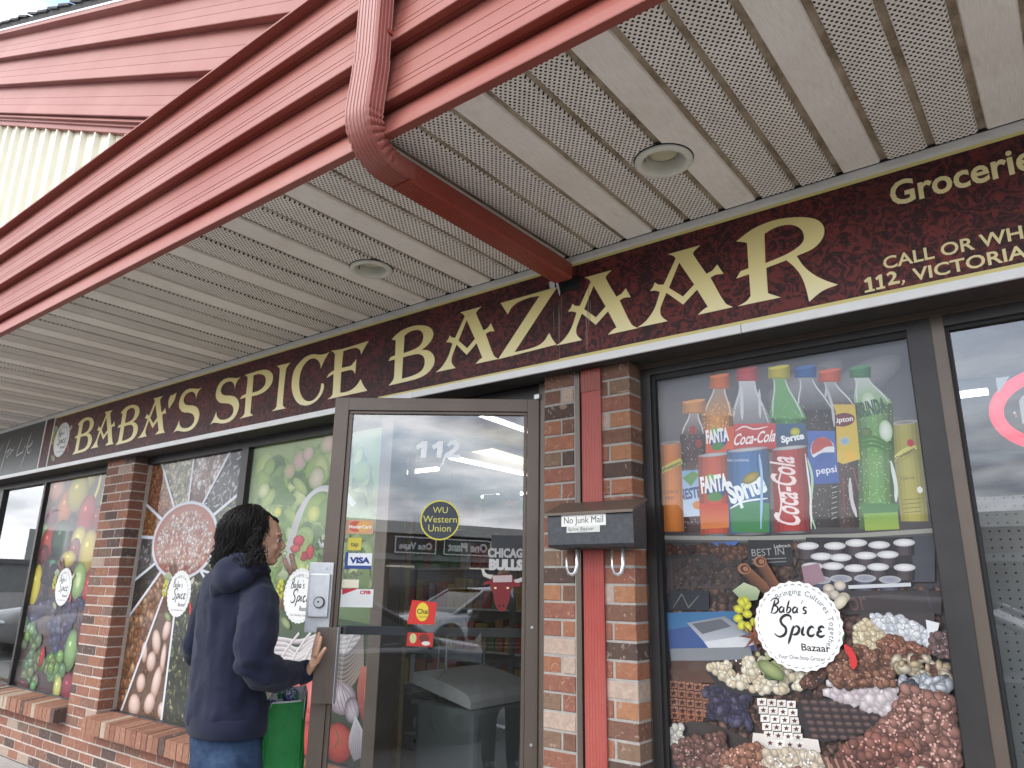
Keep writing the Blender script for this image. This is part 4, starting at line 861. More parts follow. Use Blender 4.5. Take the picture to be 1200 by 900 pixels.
# back row
bottle(1043-4, 0, 1, 1, 1, (0,0,0)) if False else None
cyl(1044, 1076, 495, 611, (176, 168, 84), .72, 12); a.ell((1060, 495), (16, 2.6), (120,118,110), (170,168,160)); a.stroke([(1046,540),(1060,528),(1074,524)], 5, (206,200,110), taper=False); a.stroke([(1046,546),(1074,529)], 1, (90,84,44))
a.text('Schweppes', 0, 0, None, (84, 80, 50), px=((1047, 541), (1073, 527)), bold=.02); a.ell((1067,519), (4,4.5), (186,50,60)); a.ell((1078,574), (3.4,4), (236,236,226)); a.text('Citrus', 0, 0, None, (96, 92, 50), px=((1056, 563), (1072, 561)))
for k in range(4): a.stroke([(1058,586+k*5),(1080,584+k*5)], .8, (110,106,60), taper=False)
bottle(1024, 443, 44, 30, 620, (108, 156, 84), (206,210,206), 5, (120,160,96))
a.ell((1018,470),(9,13),(206,216,200),(150,184,130)); a.ell((1038,505),(8,13),(226,230,222),(160,190,140)); a.text('MIRINDA', 0, 0, .05, (50, 84, 54), px=((1002, 490), (1040, 482)), bold=.05); a.ell((1015,507),(7,6),(96,130,60),(60,90,44))
for k in range(3): a.stroke([(1006,516+k*5),(1024,512+k*5),(1046,524+k*4)], 3, (70,120,60))
pl((70,120,70), (1006,590), (1054,590), (1052,600), (1012,602), sm=False); pl((150,170,74), (1012,602), (1052,600), (1054,620), (1014,622), c2=(120,160,76), sm=False); a.stroke([(1044,540),(1050,570),(1050,588)], 4, (206,216,206)); cap(1008, 430, 25, 12, (70,130,84))
bottle(985, 450, 38, 26, 618, (70, 48, 46), (170,170,174), 3); pl((206,176,66), (968,474), (1002,474), (1008,538), (988,544), (975,538), sm=False); a.ell((988,492),(14,8),(120,30,50),(90,20,40)); a.text('Lipton', 0, 0, None, (236, 232, 226), px=((977, 496), (1000, 493)), bold=.02)
a.ell((990,517),(7,6),(110,160,206),(206,190,90)); a.ell((996,534),(5,5),(222,170,50)); a.stroke([(996,560),(998,585),(1004,606)], 4, (190,186,190)); a.stroke([(988,560),(990,600)], 3, (140,40,60)); a.stroke([(1000,548),(1006,575)], 3, (150,60,76)); cap(972, 434, 26, 13, (206,92,62))
bottle(956, 445, 46, 36, 618, (54, 46, 48), (160,160,166), 5); pl((40,76,150), (936,505), (978,505), (984,566), (944,568), c2=(70,104,176), sm=False)
a.ell((964,527), (14.2,15), (214,216,220)); pl((176,66,62), (951,523), (957,514), (964,512.5), (972,515), (977,523), (968,524), (960,529), (952,533)); pl((44,84,156), (953,537), (963,531), (978,530), (974,539), (965,542), (957,541)); a.text('pepsi', 0, 0, None, (216, 220, 228), px=((957, 556), (981, 553)), bold=.015)
for k in range(7): a.stroke([(975,572+k*6),(981,570+k*6)], 1.6, (196,198,204))
a.stroke([(968,452),(975,475),(978,500)], 3, (186,186,190)); cap(944, 430, 25, 12, (50,96,160))
bottle(924, 445, 42, 46, 622, (60, 128, 66), (120,170,112), 6, (86,150,86)); pl((36,56,86), (905,497), (944,496), (948,522), (908,524), c2=(46,90,130), sm=False); a.text('Sprite', 0, 0, None, (230, 236, 236), px=((916, 519), (943, 514)), bold=.045); a.ell((932,506),(6,5),(206,190,60),(120,150,60))
a.stroke([(944,530),(952,560),(950,600),(956,620)], 2.6, (170,206,170)); cap(913, 430, 25, 13, (196,184,60))
bottle(880, 447, 50, 52, 530, (56, 44, 44), (206,206,210), 0, (110,108,112)); pl((176,40,46), (857,497), (909,496), (910,526), (858,528), c2=(196,76,76), sm=False); hlt(869, 452, 492, 4); hlt(890, 456, 490, 3); cap(875.5, 432, 25, 14, (196,66,70))
COKE = [[(.16,.62),(.05,.45),(.04,.2),(.12,.08),(.22,.2)],[(.25,.3),(.30,.12),(.22,.14),(.25,.3)],[(.38,.3),(.33,.12),(.40,.18)],[(.50,.3),(.44,.3),(.44,.12),(.50,.14),(.51,.3),(.54,.12)],[(.55,.26),(.62,.28)],[(.78,.66),(.64,.48),(.64,.18),(.72,.08),(.80,.2)],[(.82,.3),(.86,.12),(.79,.14),(.82,.3)],[(.92,.75),(.87,.3),(.90,.12)],[(.99,.3),(.94,.28),(.95,.12),(1.0,.14),(1.0,.3),(1.03,.12)],[(.02,.75),(.2,.72),(.4,.46),(.7,.42)]]
def coke(o, ux, uy, L_, h_, wd, c=(238, 232, 230)):
    for q in COKE: a.stroke([(o[0]+ux[0]*x*L_+uy[0]*y*h_, o[1]+ux[1]*x*L_+uy[1]*y*h_) for x, y in q], wd, c)
a.text('Coca-Cola', 0, 0, .042, (238, 232, 230), px=((859, 522), (908, 517)), bold=.02, shear=.35); a.stroke([(862, 505), (872, 500), (884, 503), (900, 500)], 1.6, (238, 232, 230))
bottle(841, 454, 37, 34, 532, (206, 134, 50), (150,140,130), 0, (190,130,70)); pl((206,84,44), (823,504), (860,500), (860,532), (824,534), sm=False); cap(843.5, 440, 23, 15, (214,112,62))
def fanta(x, y, s):
    a.ell((x, y), (12*s, 13*s), (60,96,150), (34,60,110)); a.ell((x-5*s, y-10*s), (5*s, 4*s), (120,170,70)); a.ell((x-1*s, y+10*s), (8*s, 5*s), (70,130,70)); a.text('FANTA', 0, 0, .055*s, (238, 238, 236), px=((x-15*s, y+6*s), (x+14*s, y+2*s)), bold=.05)
fanta(842, 514, .92)
bottle(812, 486, 30, 24, 624, (70, 44, 44), (160,150,150), 2); a.ell((812,504),(4,5),(150,40,40)); a.ell((819,520),(4,5),(140,40,36)); pl((196,210,224), (797,552), (828,550), (830,604), (800,606), c2=(120,160,200), sm=False); pl((90,140,70), (800,560), (812,552), (820,556), (810,570)); a.text('NESTEA', 0, 0, .04, (46, 70, 120), px=((797, 586), (829, 581)), bold=.04); a.ell((818,592),(6,5),(206,130,60)); cap(813.5, 470, 27, 14, (206,140,84))
cyl(775, 798, 519, 623, (214, 128, 58), .68, 4); a.ell((786, 519), (11.5, 2), (110,100,92), (160,150,140)); a.stroke([(775,552),(799,540)], 7, (196,190,84), taper=False); a.text('Schweppes', 0, 0, None, (70, 50, 40), px=((775, 554), (799, 543)), bold=.02); a.text('CITRUS', 0, 0, None, (120, 60, 30), px=((779, 579), (795, 578))); a.text('MIX', 0, 0, None, (120, 60, 30), px=((781, 586), (790, 585.5)))
# front cans
def can(x0_, x1_, yt, yb, c, sk=3):
    cyl(x0_, x1_, yt, yb, c, .55, sk); a.ell(((x0_+x1_)/2, yt), ((x1_-x0_)/2, 2.4), (190,190,194), (130,130,134)); a.ell(((x0_+x1_)/2+sk, yb), ((x1_-x0_)/2-1, 2), (120,120,120), (60,60,60))
can(818, 855, 533, 627, (196, 78, 46)); pl((206,120,50), (820,590), (857,590), (858,618), (822,620), c2=(190,50,40), sm=False); fanta(839, 571, 1.1)
can(852, 900, 527, 626, (58, 112, 168)); pl((50,120,62), (856,594), (880,588), (902,590), (902,624), (858,624), c2=(64,134,96)); a.text('Sprite', 0, 0, .08, (232, 238, 240), px=((857, 590), (900, 574)), bold=.05); a.ell((880,560),(11,6),(176,150,60),(90,100,40), .4); a.stroke([(856,596),(872,588),(900,584)], 2.2, (230,236,236)); a.text('NO CAFFEINE', 0, 0, None, (200,214,226), px=((853, 541), (878, 541)))
a.stroke([(890,532),(893,560),(892,620)], 3, (150,190,220)); 
can(905, 946, 525, 624, (176, 44, 46)); a.text('Coca-Cola', 0, 0, .085, (230, 212, 210), px=((938, 618), (930, 536)), bold=.02, shear=.25); a.stroke([(912, 612), (916, 590), (913, 566), (918, 545)], 2, (230, 212, 210)); a.stroke([(944,532),(950,580),(951,620)], 2, (226,220,220))
a.stroke([(778,630),(880,631),(1000,628),(1093,622)], 4.5, (150,150,140), taper=False, smooth=False); a.stroke([(778,634),(880,635),(1000,632),(1093,626)], 2.5, (84,84,84), taper=False, smooth=False)
# chocolate counter below
def R4(x0_, y0_, x1_, y1_): return [(x0_, y0_), (x1_, y0_), (x1_, y1_), (x0_, y1_)]
a.seeds(R4(782, 690, 1100, 900), 1500, .015, [(96,70,60), (120,88,76), (76,56,50), (140,108,96), (60,46,44)], asp=(.6,.95), nv=7)
a.seeds([(880,640),(945,640),(945,676),(960,700),(880,690)], 90, .017, [(110,80,66), (84,60,50), (134,104,90)]); a.seeds(R4(784, 655, 878, 690), 160, .012, [(84,66,58), (60,50,48), (106,84,74)])
a.seeds(R4(782,640,852,664), 200, .014, [(110,72,56), (84,54,44), (140,96,76), (60,40,36)]); pl((70,60,58), *R4(782,650,866,690), c2=(50,44,44), sm=False); a.seeds(R4(786, 655, 864, 688), 120, .011, [(84,66,58), (60,50,48), (106,84,74)]); pl((66,100,160), (835,636), (868,634), (852,648), sm=False)
a.seeds(R4(845,640,876,656), 60, .014, [(120,80,62), (84,54,44)]); pl((38,38,40), *R4(877,633,930,664), sm=False); a.text('Laderach', 0, 0, None, (206,206,206), px=((908,642),(927,641))); a.text('BEST IN', 0, 0, None, (150,150,150), px=((882,652),(920,650)))
for k in range(2): a.stroke([(882,656+k*4),(922,654+k*4)], 1, (130,130,130), taper=False)
a.seeds([(930,640),(950,640),(958,690),(975,700),(975,680)], 90, .018, [(120,84,66), (150,110,96), (90,60,48)])
a.poly(R4(945,630,1070,686), (44,42,46)); pl((70,72,80), *R4(1070,628,1096,682), sm=False)
for i in range(4):
    for j in range(5):
        x, y = 950+j*27+(i % 2)*11, 638+i*13.5
        x += random.uniform(-3, 3); y += random.uniform(-2, 2)
        if x < 1064: cyl(x-12, x+12, y, y+15, (84,76,80) if i < 3 else (86,88,104), .35); a.ell((x, y), (13, 4.6), (224,224,222) if i < 3 else (130,132,146), (170,170,172))
a.stroke([(995,688),(1068,685)], 4, (196,198,200), taper=False); a.poly(R4(990,692,1104,720), (58,52,52)); a.text('or', 0, 0, .06, (96,70,70), px=((998,716),(1018,714))); a.text('r', 0, 0, .10, (60,60,70), px=((1090,712),(1100,711)))
pl((150,120,130), (940,664), (960,660), (968,680), (945,690))
for x, y in ((972,690),(985,686),(978,697),(990,700),(968,698)): a.ell((x, y), (7, 6), (214,204,190), (150,140,126))
pl((36,40,46), *R4(784,692,832,715), sm=False); a.stroke([(790,712),(800,696),(808,712),(820,698)], 2, (120,116,112)); pl((56,104,144), (782,718), (866,716), (872,726), (784,740), sm=False); pl((50,76,128), (784,738), (872,724), (890,762), (786,764), sm=False)
pl((170,176,182), (806,730), (850,722), (880,742), (830,756), c2=(120,124,130), sm=False); pl((90,92,98), (812,731), (846,725), (858,734), (824,743), sm=False); pl((196,198,200), (826,752), (892,742), (900,752), (836,766), sm=False); pl((120,124,128), (786,760), (880,758), (884,772), (788,776), sm=False)
pl((92,66,54), *R4(788,774,840,800), c2=(70,52,44), sm=False)
def tiles(x0_, y0_, nx, ny, dx, dy, ox_, c, star, sz=5.2):
    for j in range(ny):
        for i in range(nx):
            x, y = x0_+i*dx+j*ox_, y0_+j*dy+i*1.0; a.lay(.2)
            f_ = random.uniform(.9, 1.06); a.poly([(x-dx*.46, y-dy*.44), (x+dx*.46, y-dy*.44), (x+dx*.46, y+dy*.44), (x-dx*.46, y+dy*.44)], tuple(int(q*f_) for q in c), tuple(min(255, int(q*f_*1.08)) for q in c), lay=False); a.lay(.3)
            if star: a.poly([(x+(sz if k % 2 == 0 else sz*.45)*math.cos(k*math.pi/5-1.57)*.85, y+(sz if k % 2 == 0 else sz*.45)*math.sin(k*math.pi/5-1.57)*.8) for k in range(10)], star, lay=False)
            a.lay(.3)
tiles(790, 802, 6, 4, 9.6, 10, .5, (140, 98, 78), (66, 40, 34)); tiles(792, 838, 4, 2, 9.6, 9, 2, (150, 96, 72), (60, 40, 36))
a.poly([(832,800),(880,812),(876,852),(830,840)], (60,54,62)); a.seeds([(826,808),(876,806),(880,850),(835,842)], 90, .021, [(84,80,108), (66,62,88), (104,98,124)], nv=5)
pl((60,52,50), (786,848), (830,846), (884,868), (884,880), (850,876), (790,862)); pl((50,48,50), (828,786), (900,800), (972,778), (966,800), (900,815), (850,808))
def balls(pts, n, r, cols, edge=.42): a.seeds(pts, int(n*2.1), r*.68, cols, edge, (.78, 1.0), nv=9, jit=.22, off=(-.25, .35)); a.seeds(pts, int(n*.5), r*.16, [tuple(min(255, q+60) for q in cols[0])], .9, (.5, 1), nv=5)
balls([(832,782),(850,774),(890,772),(952,782),(950,804),(905,812),(860,806)], 85, .021, [(226,214,184), (216,200,168), (232,222,198)], .62)
for i in range(30): a.ell((random.uniform(885,930), random.uniform(762,785)), (3, 3), random.choice([(206,206,170), (190,196,140), (220,214,190)]), (150,150,110), n=8)
a.ell((908,792), (12, 5), (110,134,96), (70,92,60), .15)
balls([(938,800),(968,780),(970,790),(950,806)], 18, .018, [(110,76,62)])
pl((214,206,198), (884,858), (960,866), (963,881), (882,878), sm=False); tiles(894, 822, 4, 6, 11.5, 9.6, 2.0, (222, 216, 208), (90, 54, 50), 4.4)
pl((50,46,48), (935,822), (1050,810), (1058,828), (1020,856), (965,870), (940,850))
for j in range(6):
    for i in range(8):
        x, y = 944+i*11+j*2.5, 822+j*8+i*.4
        if x+ (y-822)*.9 < 1048: a.ell((x, y), (5.8, 3.6), (96,76,74), (54,42,42), n=10); a.stroke([(x-3, y-.4), (x+3, y-.4)], .7, (120,98,94), taper=False)
a.seeds([(972,800),(985,792),(1050,806),(1056,822),(1040,838),(1000,822),(970,814)], 120, .017, [(226,214,214), (214,200,202), (232,222,222)], .7, (.7, 1), nv=5)
pl((62,56,56), *R4(1010,718,1096,742), sm=False); balls([(1002,736),(1020,724),(1052,740),(1040,764),(1004,760)], 60, .017, [(226,214,180), (214,196,160)], .62)
balls([(1020,722),(1058,722),(1094,744),(1090,756),(1050,748)], 70, .018, [(206,210,216), (220,222,224)], .66); pl((216,218,220), (1086,726), (1102,730), (1098,748), (1088,742), sm=False)
balls([(1094,744),(1112,742),(1112,770),(1090,764)], 26, .019, [(120,96,94)]); balls([(1030,752),(1046,746),(1090,762),(1080,776),(1040,766)], 55, .018, [(140,92,72), (156,106,84)])
balls([(972,770),(1010,756),(1050,772),(1052,800),(1000,804),(975,800)], 120, .019, [(130,88,68), (110,72,56), (150,106,84)])
a.seeds([(1048,772),(1080,766),(1112,784),(1110,794),(1060,792)], 60, .018, [(206,186,150), (120,78,60), (222,208,180)]); a.seeds([(1058,796),(1112,792),(1114,820),(1068,820)], 90, .018, [(190,196,206), (90,90,100), (214,218,224)])
balls([(1062,806),(1116,816),(1124,900),(1060,900),(1020,860),(1050,836)], 300, .026, [(156,112,100), (140,98,88), (170,126,112)]); balls([(1016,862),(1060,862),(1090,900),(980,900),(990,876)], 90, .026, [(150,100,88), (126,84,74)])
pl((58,52,50), *R4(788,868,800,900), sm=False); balls([(788,852),(802,850),(806,870),(790,876)], 12, .02, [(206,202,190)], .62); balls([(795,868),(850,860),(858,900),(795,900)], 85, .024, [(132,96,86), (116,82,74)], .38)
balls([(850,878),(895,872),(905,900),(850,900)], 46, .022, [(176,128,106), (160,112,92)]); balls([(900,880),(960,880),(975,900),(900,900)], 50, .023, [(226,216,198), (206,190,166)], .6)
for k in range(9): a.stroke([(966+k*5, 884+k), (972+k*5, 898+k)], 3.2, (150,112,100) if k % 2 else (96,66,58), taper=False)
a.poly([(788, 905), (1130, 905), (1130, 1010), (788, 1010)], (84, 62, 56)); balls([(790, 902), (1126, 902), (1128, 1000), (790, 1000)], 260, .026, [(150,108,96), (120,84,74), (206,190,170), (96,66,56)])
b_ = a.W(938, 733); badge(a, b_[0], b_[1], abs(a.W(991.5, 733)[0]-b_[0]))
a.build('drinks_poster', wC)
# ================================================================ downspouts
def corrug(hw, hd, n1=6, n2=4, amp=.0022):              # closed rectangular ribbed outline, half sizes hw (across) hd (deep)
    pts = []
    def side(p, q, n, nx, ny):
        for i in range(n):
            for t, k in ((0, 0), (.25, 0), (.35, 1), (.7, 1), (.85, 0)):
                u = (i+t)/n*.84+.08; pts.append((p[0]+(q[0]-p[0])*u-nx*amp*k, p[1]+(q[1]-p[1])*u-ny*amp*k))
    for p, q, n, nx, ny in (((-hw, -hd), (hw, -hd), n1, 0, -1), ((hw, -hd), (hw, hd), n2, 1, 0), ((hw, hd), (-hw, hd), n1, 0, 1), ((-hw, hd), (-hw, -hd), n2, -1, 0)): side(p, q, n, nx, ny)
    return pts
prof = corrug(.056, .034)
def sweep(path, ups, name, m, parent, pro=prof, fat=None, crimp=None):
    rings = []
    for i, (p, d) in enumerate(zip(path, ups)):          # d = the direction the front face looks
        p = Vector(p); X = Vector((1, 0, 0)); d = Vector(d).normalized(); s_ = 1+(fat[i] if fat else 0); cz_ = crimp[i] if crimp else 0
        rings.append([p+X*(u*s_*(1-cz_*.12))-d*(v*s_-cz_*(.006 if v > 0 else 0)) for u, v in pro])
    mb = MB(); mb.ring(rings); o = mb.build(name, m, parent); autosmooth(o, 30); return o
ds = thing('downspout', (-1.59, 1.22, 2.9), 'red ribbed downspout bending under the soffit towards the sign', 'downspout')
XC = -1.588; XH = -1.590; YV = 1.275; ZH = 2.608
sweep([(XC, YV, 6.2), (XC, YV, 2.915)], [(0, -1, 0)]*2, 'upright_pipe', M['redpipe'], ds)
# elbow: crimped inside, turning from down to inward
pa, ua, fa, ca = [], [], [], []; Rb = .125; n = 26; YE = 1.262
for yy, zz in ((YV-.001, 2.93), (YV-.002, 2.90), (YE, ZH+Rb+.02)): pa.append((XC, yy, zz)); ua.append((0, -1, 0)); fa.append(.05); ca.append(0)
for i in range(n+1):
    g = math.pi/2*i/n; t_ = i/n; pa.append((XC+(XH-XC)*t_, YE+Rb-Rb*math.cos(g), ZH+Rb-Rb*math.sin(g))); ua.append((0, -math.cos(g), -math.sin(g))); fa.append(.05-.09*t_); ca.append((.9 if i % 3 == 1 else 0)*math.sin(math.pi*i/n)**.4 if 0 < i < n else 0)
pa.append((XH, YE+Rb+.06, ZH)); ua.append((0, 0, -1)); fa.append(-.06); ca.append(0)
sweep(pa, ua, 'elbow', M['redpipe'], ds, fat=fa, crimp=ca)
sweep([(XH, YE+Rb+.045, ZH), (XH, 2.32, ZH-.004), (XH+.002, 2.375, ZH-.006)], [(0, 0, -1)]*3, 'horizontal_pipe', M['redrust'], ds, corrug(.0475, .037))
for zz in (3.03, 3.235): MB().box((XC+.054, YV+.01, zz), (XC+.060, YV+.05, zz+.014)).build('bracket', M['redrust'], ds)
# broken end pieces and the opening in the sign
XC = XH
MB().box((XC-.05, SY-.0022, 2.535), (XC+.055, SY-.0019, 2.60)).build('opening', M['blackrub'], ds)
mb = MB(); mb.add([(XC-.055, 2.40, 2.585), (XC-.035, 2.385, 2.595), (XC-.030, 2.40, 2.53), (XC-.040, 2.41, 2.52)], [(0, 1, 2, 3)]); mb.add([(XC-.10, 2.415, 2.60), (XC-.06, 2.40, 2.60), (XC-.065, 2.41, 2.565), (XC-.095, 2.416, 2.57)], [(0, 1, 2, 3)]); mb.build('torn_flashing', M['galv'], ds)
d2 = thing('downspout', (-1.53, 2.45, 1), 'weathered red downspout running down between the brick strips behind the mailbox', 'downspout')
prof2 = corrug(.0465, .032, 6, 3, .0016)
sweep([(-1.531, 2.515, 2.196), (-1.531, 2.515, 2.10)], [(0, -1, 0)]*2, 'collar', M['redrust'], d2, prof2, [.04, .04])
M['redfade'] = paintmat('red_pipe_faded', (.36, .060, .048), .5, .3)
sweep([(-1.531, 2.517, 2.12), (-1.529, 2.517, .05)], [(0, -1, 0)]*2, 'pipe', M['redfade'], d2, prof2)

# ================================================================ mailbox
mbx = thing('mailbox', (-1.478, 2.45, 1.53), 'charcoal wall mailbox with a No Junk Mail label, hung in front of the red downspout', 'mailbox')
n = NT('hammered_paint'); p = n.pos(); n.base(n.ramp(n.noise(60, 3, .6, p), [(.3, (.045, .05, .055)), (.7, (.07, .075, .082))])); n.set(rough=.45, metal=.3); n.bump(n.noise(420, 2, .5, p), .5, .0012); M['hammer'] = n.m
mb = MB(); x0, x1 = -1.667, -1.290
extr = [(2.478, 1.462), (2.392, 1.468), (2.380, 1.478), (2.376, 1.585), (2.384, 1.592), (2.478, 1.640)]
k = len(extr); mb.add([(x0, y, z) for y, z in extr]+[(x1, y, z) for y, z in extr], [(i, (i+1) % k, k+(i+1) % k, k+i) for i in range(k)]+[tuple(reversed(range(k))), tuple(range(k, 2*k))]); mb.build('body', M['hammer'], mbx)
mb = MB(); li = [(2.482, 1.648), (2.384, 1.606), (2.366, 1.598), (2.366, 1.588), (2.372, 1.588), (2.384, 1.597), (2.482, 1.640)]; k = len(li)
mb.add([(x0-.006, y, z) for y, z in li]+[(x1+.006, y, z) for y, z in li], [(i, (i+1) % k, k+(i+1) % k, k+i) for i in range(k)]+[tuple(reversed(range(k))), tuple(range(k, 2*k))]); mb.build('lid', M['bronze'], mbx)
a = Art(2.3755, .0001)
q = [P(x, y, 2.3755) for x, y in ((660, 605), (714, 601.5), (714, 619), (660.5, 620))]
xa, xb_, za, zb2 = -1.600, -1.402, 1.545, 1.588
a.poly([(xa, za), (xb_, za), (xb_, zb2), (xa, zb2)], (226, 226, 220), px=False); a.text('No Junk Mail', xa+.012, za+.011, .024, (24, 24, 24), wtot=.174, bold=0)
a.poly([(xa+.024, za-.024), (xb_-.026, za-.024), (xb_-.026, za), (xa+.024, za)], (206, 206, 200), px=False); a.text('Spice Bazaar', xa+.03, za-.016, .012, (60, 60, 60), wtot=.118); a.text('For No Junk Mail', xa+.075, za-.0215, .004, (90, 90, 90))
a.build('label', mbx)
for hx in (-1.567, -1.368):
    mb = MB(); mb.tube([(hx+.012, 2.42, 1.466), (hx+.012, 2.415, 1.40), (hx+.008, 2.41, 1.375), (hx-.004, 2.405, 1.366), (hx-.018, 2.40, 1.372), (hx-.024, 2.398, 1.39), (hx-.0245, 2.397, 1.432)], .0078, 8, flat=.55); mb.build('hook', M['chrome'], mbx, True)

# ================================================================ the open glass door (built in its own frame: x along the leaf from the hinge)
HX, HY = -1.850, 2.572; DANG = math.atan2(2.03-HY, -2.585-HX)
dux, duy = math.cos(DANG), math.sin(DANG); DN = Vector((-duy, dux, 0));  DN = DN if DN.y < 0 else -DN     # outward normal, towards the camera
def D(u, o, z): return Vector((HX+dux*u+DN.x*o, HY+duy*u+DN.y*o, z))   # u from the hinge, o outward
door = thing('glass_door', (HX, HY, 0), 'open bronze-framed glass shop door with street number 112 and card stickers', 'door')
def dbox(name, u0, u1, o0, o1, z0, z1, m, parent=door, bev=.002):
    mb = MB(); mb.box((u0, o0, z0), (u1, o1, z1), bev); mb.v = [D(v.x, v.y, v.z) for v in mb.v]; mb.f = [tuple(reversed(f)) for f in mb.f]; return mb.build(name, m, parent)
DW, DT = .912, 2.125;
dbox('stile', 0, .052, -.022, .022, .02, DT, M['bronze']); dbox('stile', DW-.062, DW, -.022, .022, .02, DT, M['bronze'])
dbox('top_rail', .052, DW-.062, -.0215, .0215, DT-.058, DT, M['bronze']); dbox('bottom_rail', .052, DW-.062, -.0215, .0215, .02, .19, M['bronze'])
for z0, z1 in ((DT-.072, DT-.0585), (.1905, .205)): dbox('glazing_bead', .0525, DW-.0625, -.012, .012, z0, z1, M['bronze'])
dbox('glazing_bead', DW-.080, DW-.0625, -.012, .012, .205, DT-.072, M['bronze']); dbox('glazing_bead', .0525, .068, -.012, .012, .205, DT-.072, M['bronze'])
vs = [D(.066, 0, .2), D(DW-.078, 0, .2), D(DW-.078, 0, DT-.07), D(.066, 0, DT-.07)]; mk('pane', vs, [(0, 1, 2, 3)], M['glassdoor'], door)
dbox('push_bar', .05, DW-.06, -.075, -.045, 1.115, 1.150, M['darkframe'])
def dpt(x, y, o=0.001):                                    # photo pixel -> (u, z) on the door
    d = ray(x, y); Q = Vector((HX, HY, 0))+DN*o; t = (Q-CAMP).dot(DN)/d.dot(DN); p_ = CAMP+d*t
    return ((p_.x-HX)*dux+(p_.y-HY)*duy, p_.z)
class DArt(Art):
    def W(s, x, y): return dpt(x, y)
    def build(s, name, parent, m=None): return mk(name, [D(v[0], .0012+(s.Y-v[1]), v[2]) for v in s.v], s.f, m or M['print'], parent, cols=s.c)
def dquad(a, x0_, y0_, x1_, y1_, c): u0, z1 = a.W(x0_, y0_); u1, z0 = a.W(x1_, y1_); a.poly([(u0, z0), (u1, z0), (u1, z1), (u0, z1)], c, px=False); return u0, u1, z0, z1
def dtext(a, body, x0_, y0_, x1_, c, bold, h=None):          # text laid horizontally across the door; u runs right to left seen from outside
    u0, z = a.W(x0_, y0_); u1, _ = a.W(x1_, y0_); vs, fs, wd = text_mesh(body, bold); s_ = (u1-u0)/wd; hh = h or abs(s_); a.lay()
    a._a([(u0+x*s_, z+y*hh) for x, y in vs], fs, [rgb(c)]*len(vs))
def mkart(name): a = DArt(0, .00008); return a
a = mkart(''); tr_ = lambda *p: a.poly([(387+x/3.659, 457+y/3.659) for x, y in p], (238, 240, 240))
tr_((368,240),(396,219),(417,220),(411,291),(387,291),(392,247),(374,256)); tr_((436,240),(464,219),(485,220),(482,262),(476,291),(455,291),(459,247),(442,256))
tr_((500,236),(514,220),(538,217),(556,228),(556,246),(545,260),(524,277),(556,276),(553,293),(484,293),(490,277),(528,249),(532,239),(524,233),(514,238),(508,246)); tr_((484,293),(496,290),(484,322),(474,334),(470,330),(480,312))
a.build('street_number', door)
a = mkart(''); c0 = a.W(515.5, 609.5); rr = .085
a.ell(c0, (rr, rr), (206,196,70), px=False, n=48); a.ell(c0, (rr*.93, rr*.93), (58,62,70), px=False, n=48)
def ctext(body, dy, h, c=(200, 196, 96)):
    vs, fs, wd = text_mesh(body, .0); a.lay(); a._a([(c0[0]-(x-wd/2)*h, c0[1]+dy+y*h) for x, y in vs], fs, [rgb(c)]*len(vs))
ctext('WU', .030, .026); ctext('Western', -.010, .028); ctext('Union', -.048, .028); a.build('money_transfer_sticker', door)
a = mkart(''); dquad(a, 406, 609, 437, 626, (196,150,120)); a.ell((417,617),(8,6.5),(190,90,70)); a.ell((426,617),(8,6.5),(206,160,90)); dtext(a, 'MasterCard', 409, 619, 435, (230,226,220), .02); a.build('card_sticker', door)
a = mkart(''); dquad(a, 408, 630, 423, 645, (196,180,70)); dtext(a, 'tap', 411, 640, 420, (60,60,60), .02); a.build('card_sticker', door)
a = mkart(''); dquad(a, 405, 648, 435, 667, (216,218,220)); dquad(a, 405, 662.5, 435, 667, (50,70,130)); dquad(a, 405, 647, 407, 667, (50,70,130)); dtext(a, 'VISA', 409.5, 659.5, 433.5, (40,58,122), .06, .024); a.build('card_sticker', door)
a = mkart(''); dquad(a, 400, 690, 436.5, 712, (206,208,206)); a.poly([(401,690), (421,689.5), (401,697)], (176,40,60)); dtext(a, 'CFIB', 421.5, 696, 434.5, (176,40,60), .05, .014)
for k in range(5): a.stroke([(416-2*(k % 2), 700+k*2.2), (434, 699.5+k*2.2)], .6, (150,110,112), taper=False)
a.build('membership_sticker', door); a = mkart(''); dquad(a, 401, 679, 420, 689, (214,208,186)); a.build('paper_note', door)
a = mkart('')   # basketball club poster with the bull's head
u0, u1, z0_, z1_ = dquad(a, 576, 627, 617, 668, (44,46,48)); dtext(a, 'CHICAGO', 571.5, 652.5, 622, (160,160,158), .05, .036) ; dtext(a, 'BULLS', 573, 667, 613, (184,182,178), .07, .042); a.build('club_decal', door)
a = mkart(''); pl2 = lambda c, *p: a.poly(list(p), c, smooth=True)
pl2((180,178,170), (578,680), (566,675), (564,667), (566.5,666), (570,672), (580,674)); pl2((180,178,170), (600,680), (612,676), (617,668), (617.4,672), (616,680), (604,684))
pl2((112,26,32), (577,674), (600,673.5), (604,684), (599,692), (596,706), (592,716), (585,716.5), (580,708), (577.5,694), (574,686)); pl2((120,26,32), (574,684), (566,686), (568,682), (575,680)); pl2((120,26,32), (602,682), (611,684), (608,688), (602,687))
a.poly([(577,674.5), (600,674), (600,682), (578,682.5)], (176,160,158)); a.stroke([(577.5,686),(583,690)], 2.2, (30,20,20)); a.stroke([(598,686),(592,690)], 2.2, (30,20,20)); a.ell((580.5,689),(1.6,1.2),(226,214,160)); a.ell((595,689),(1.6,1.2),(226,214,160)); a.ell((585,710),(1.4,1.8),(50,12,14)); a.ell((590,710),(1.4,1.8),(50,12,14)); a.build('bull_decal', door)
a = mkart('')      # red tea poster in two sheets stuck on the glass above and below the bar
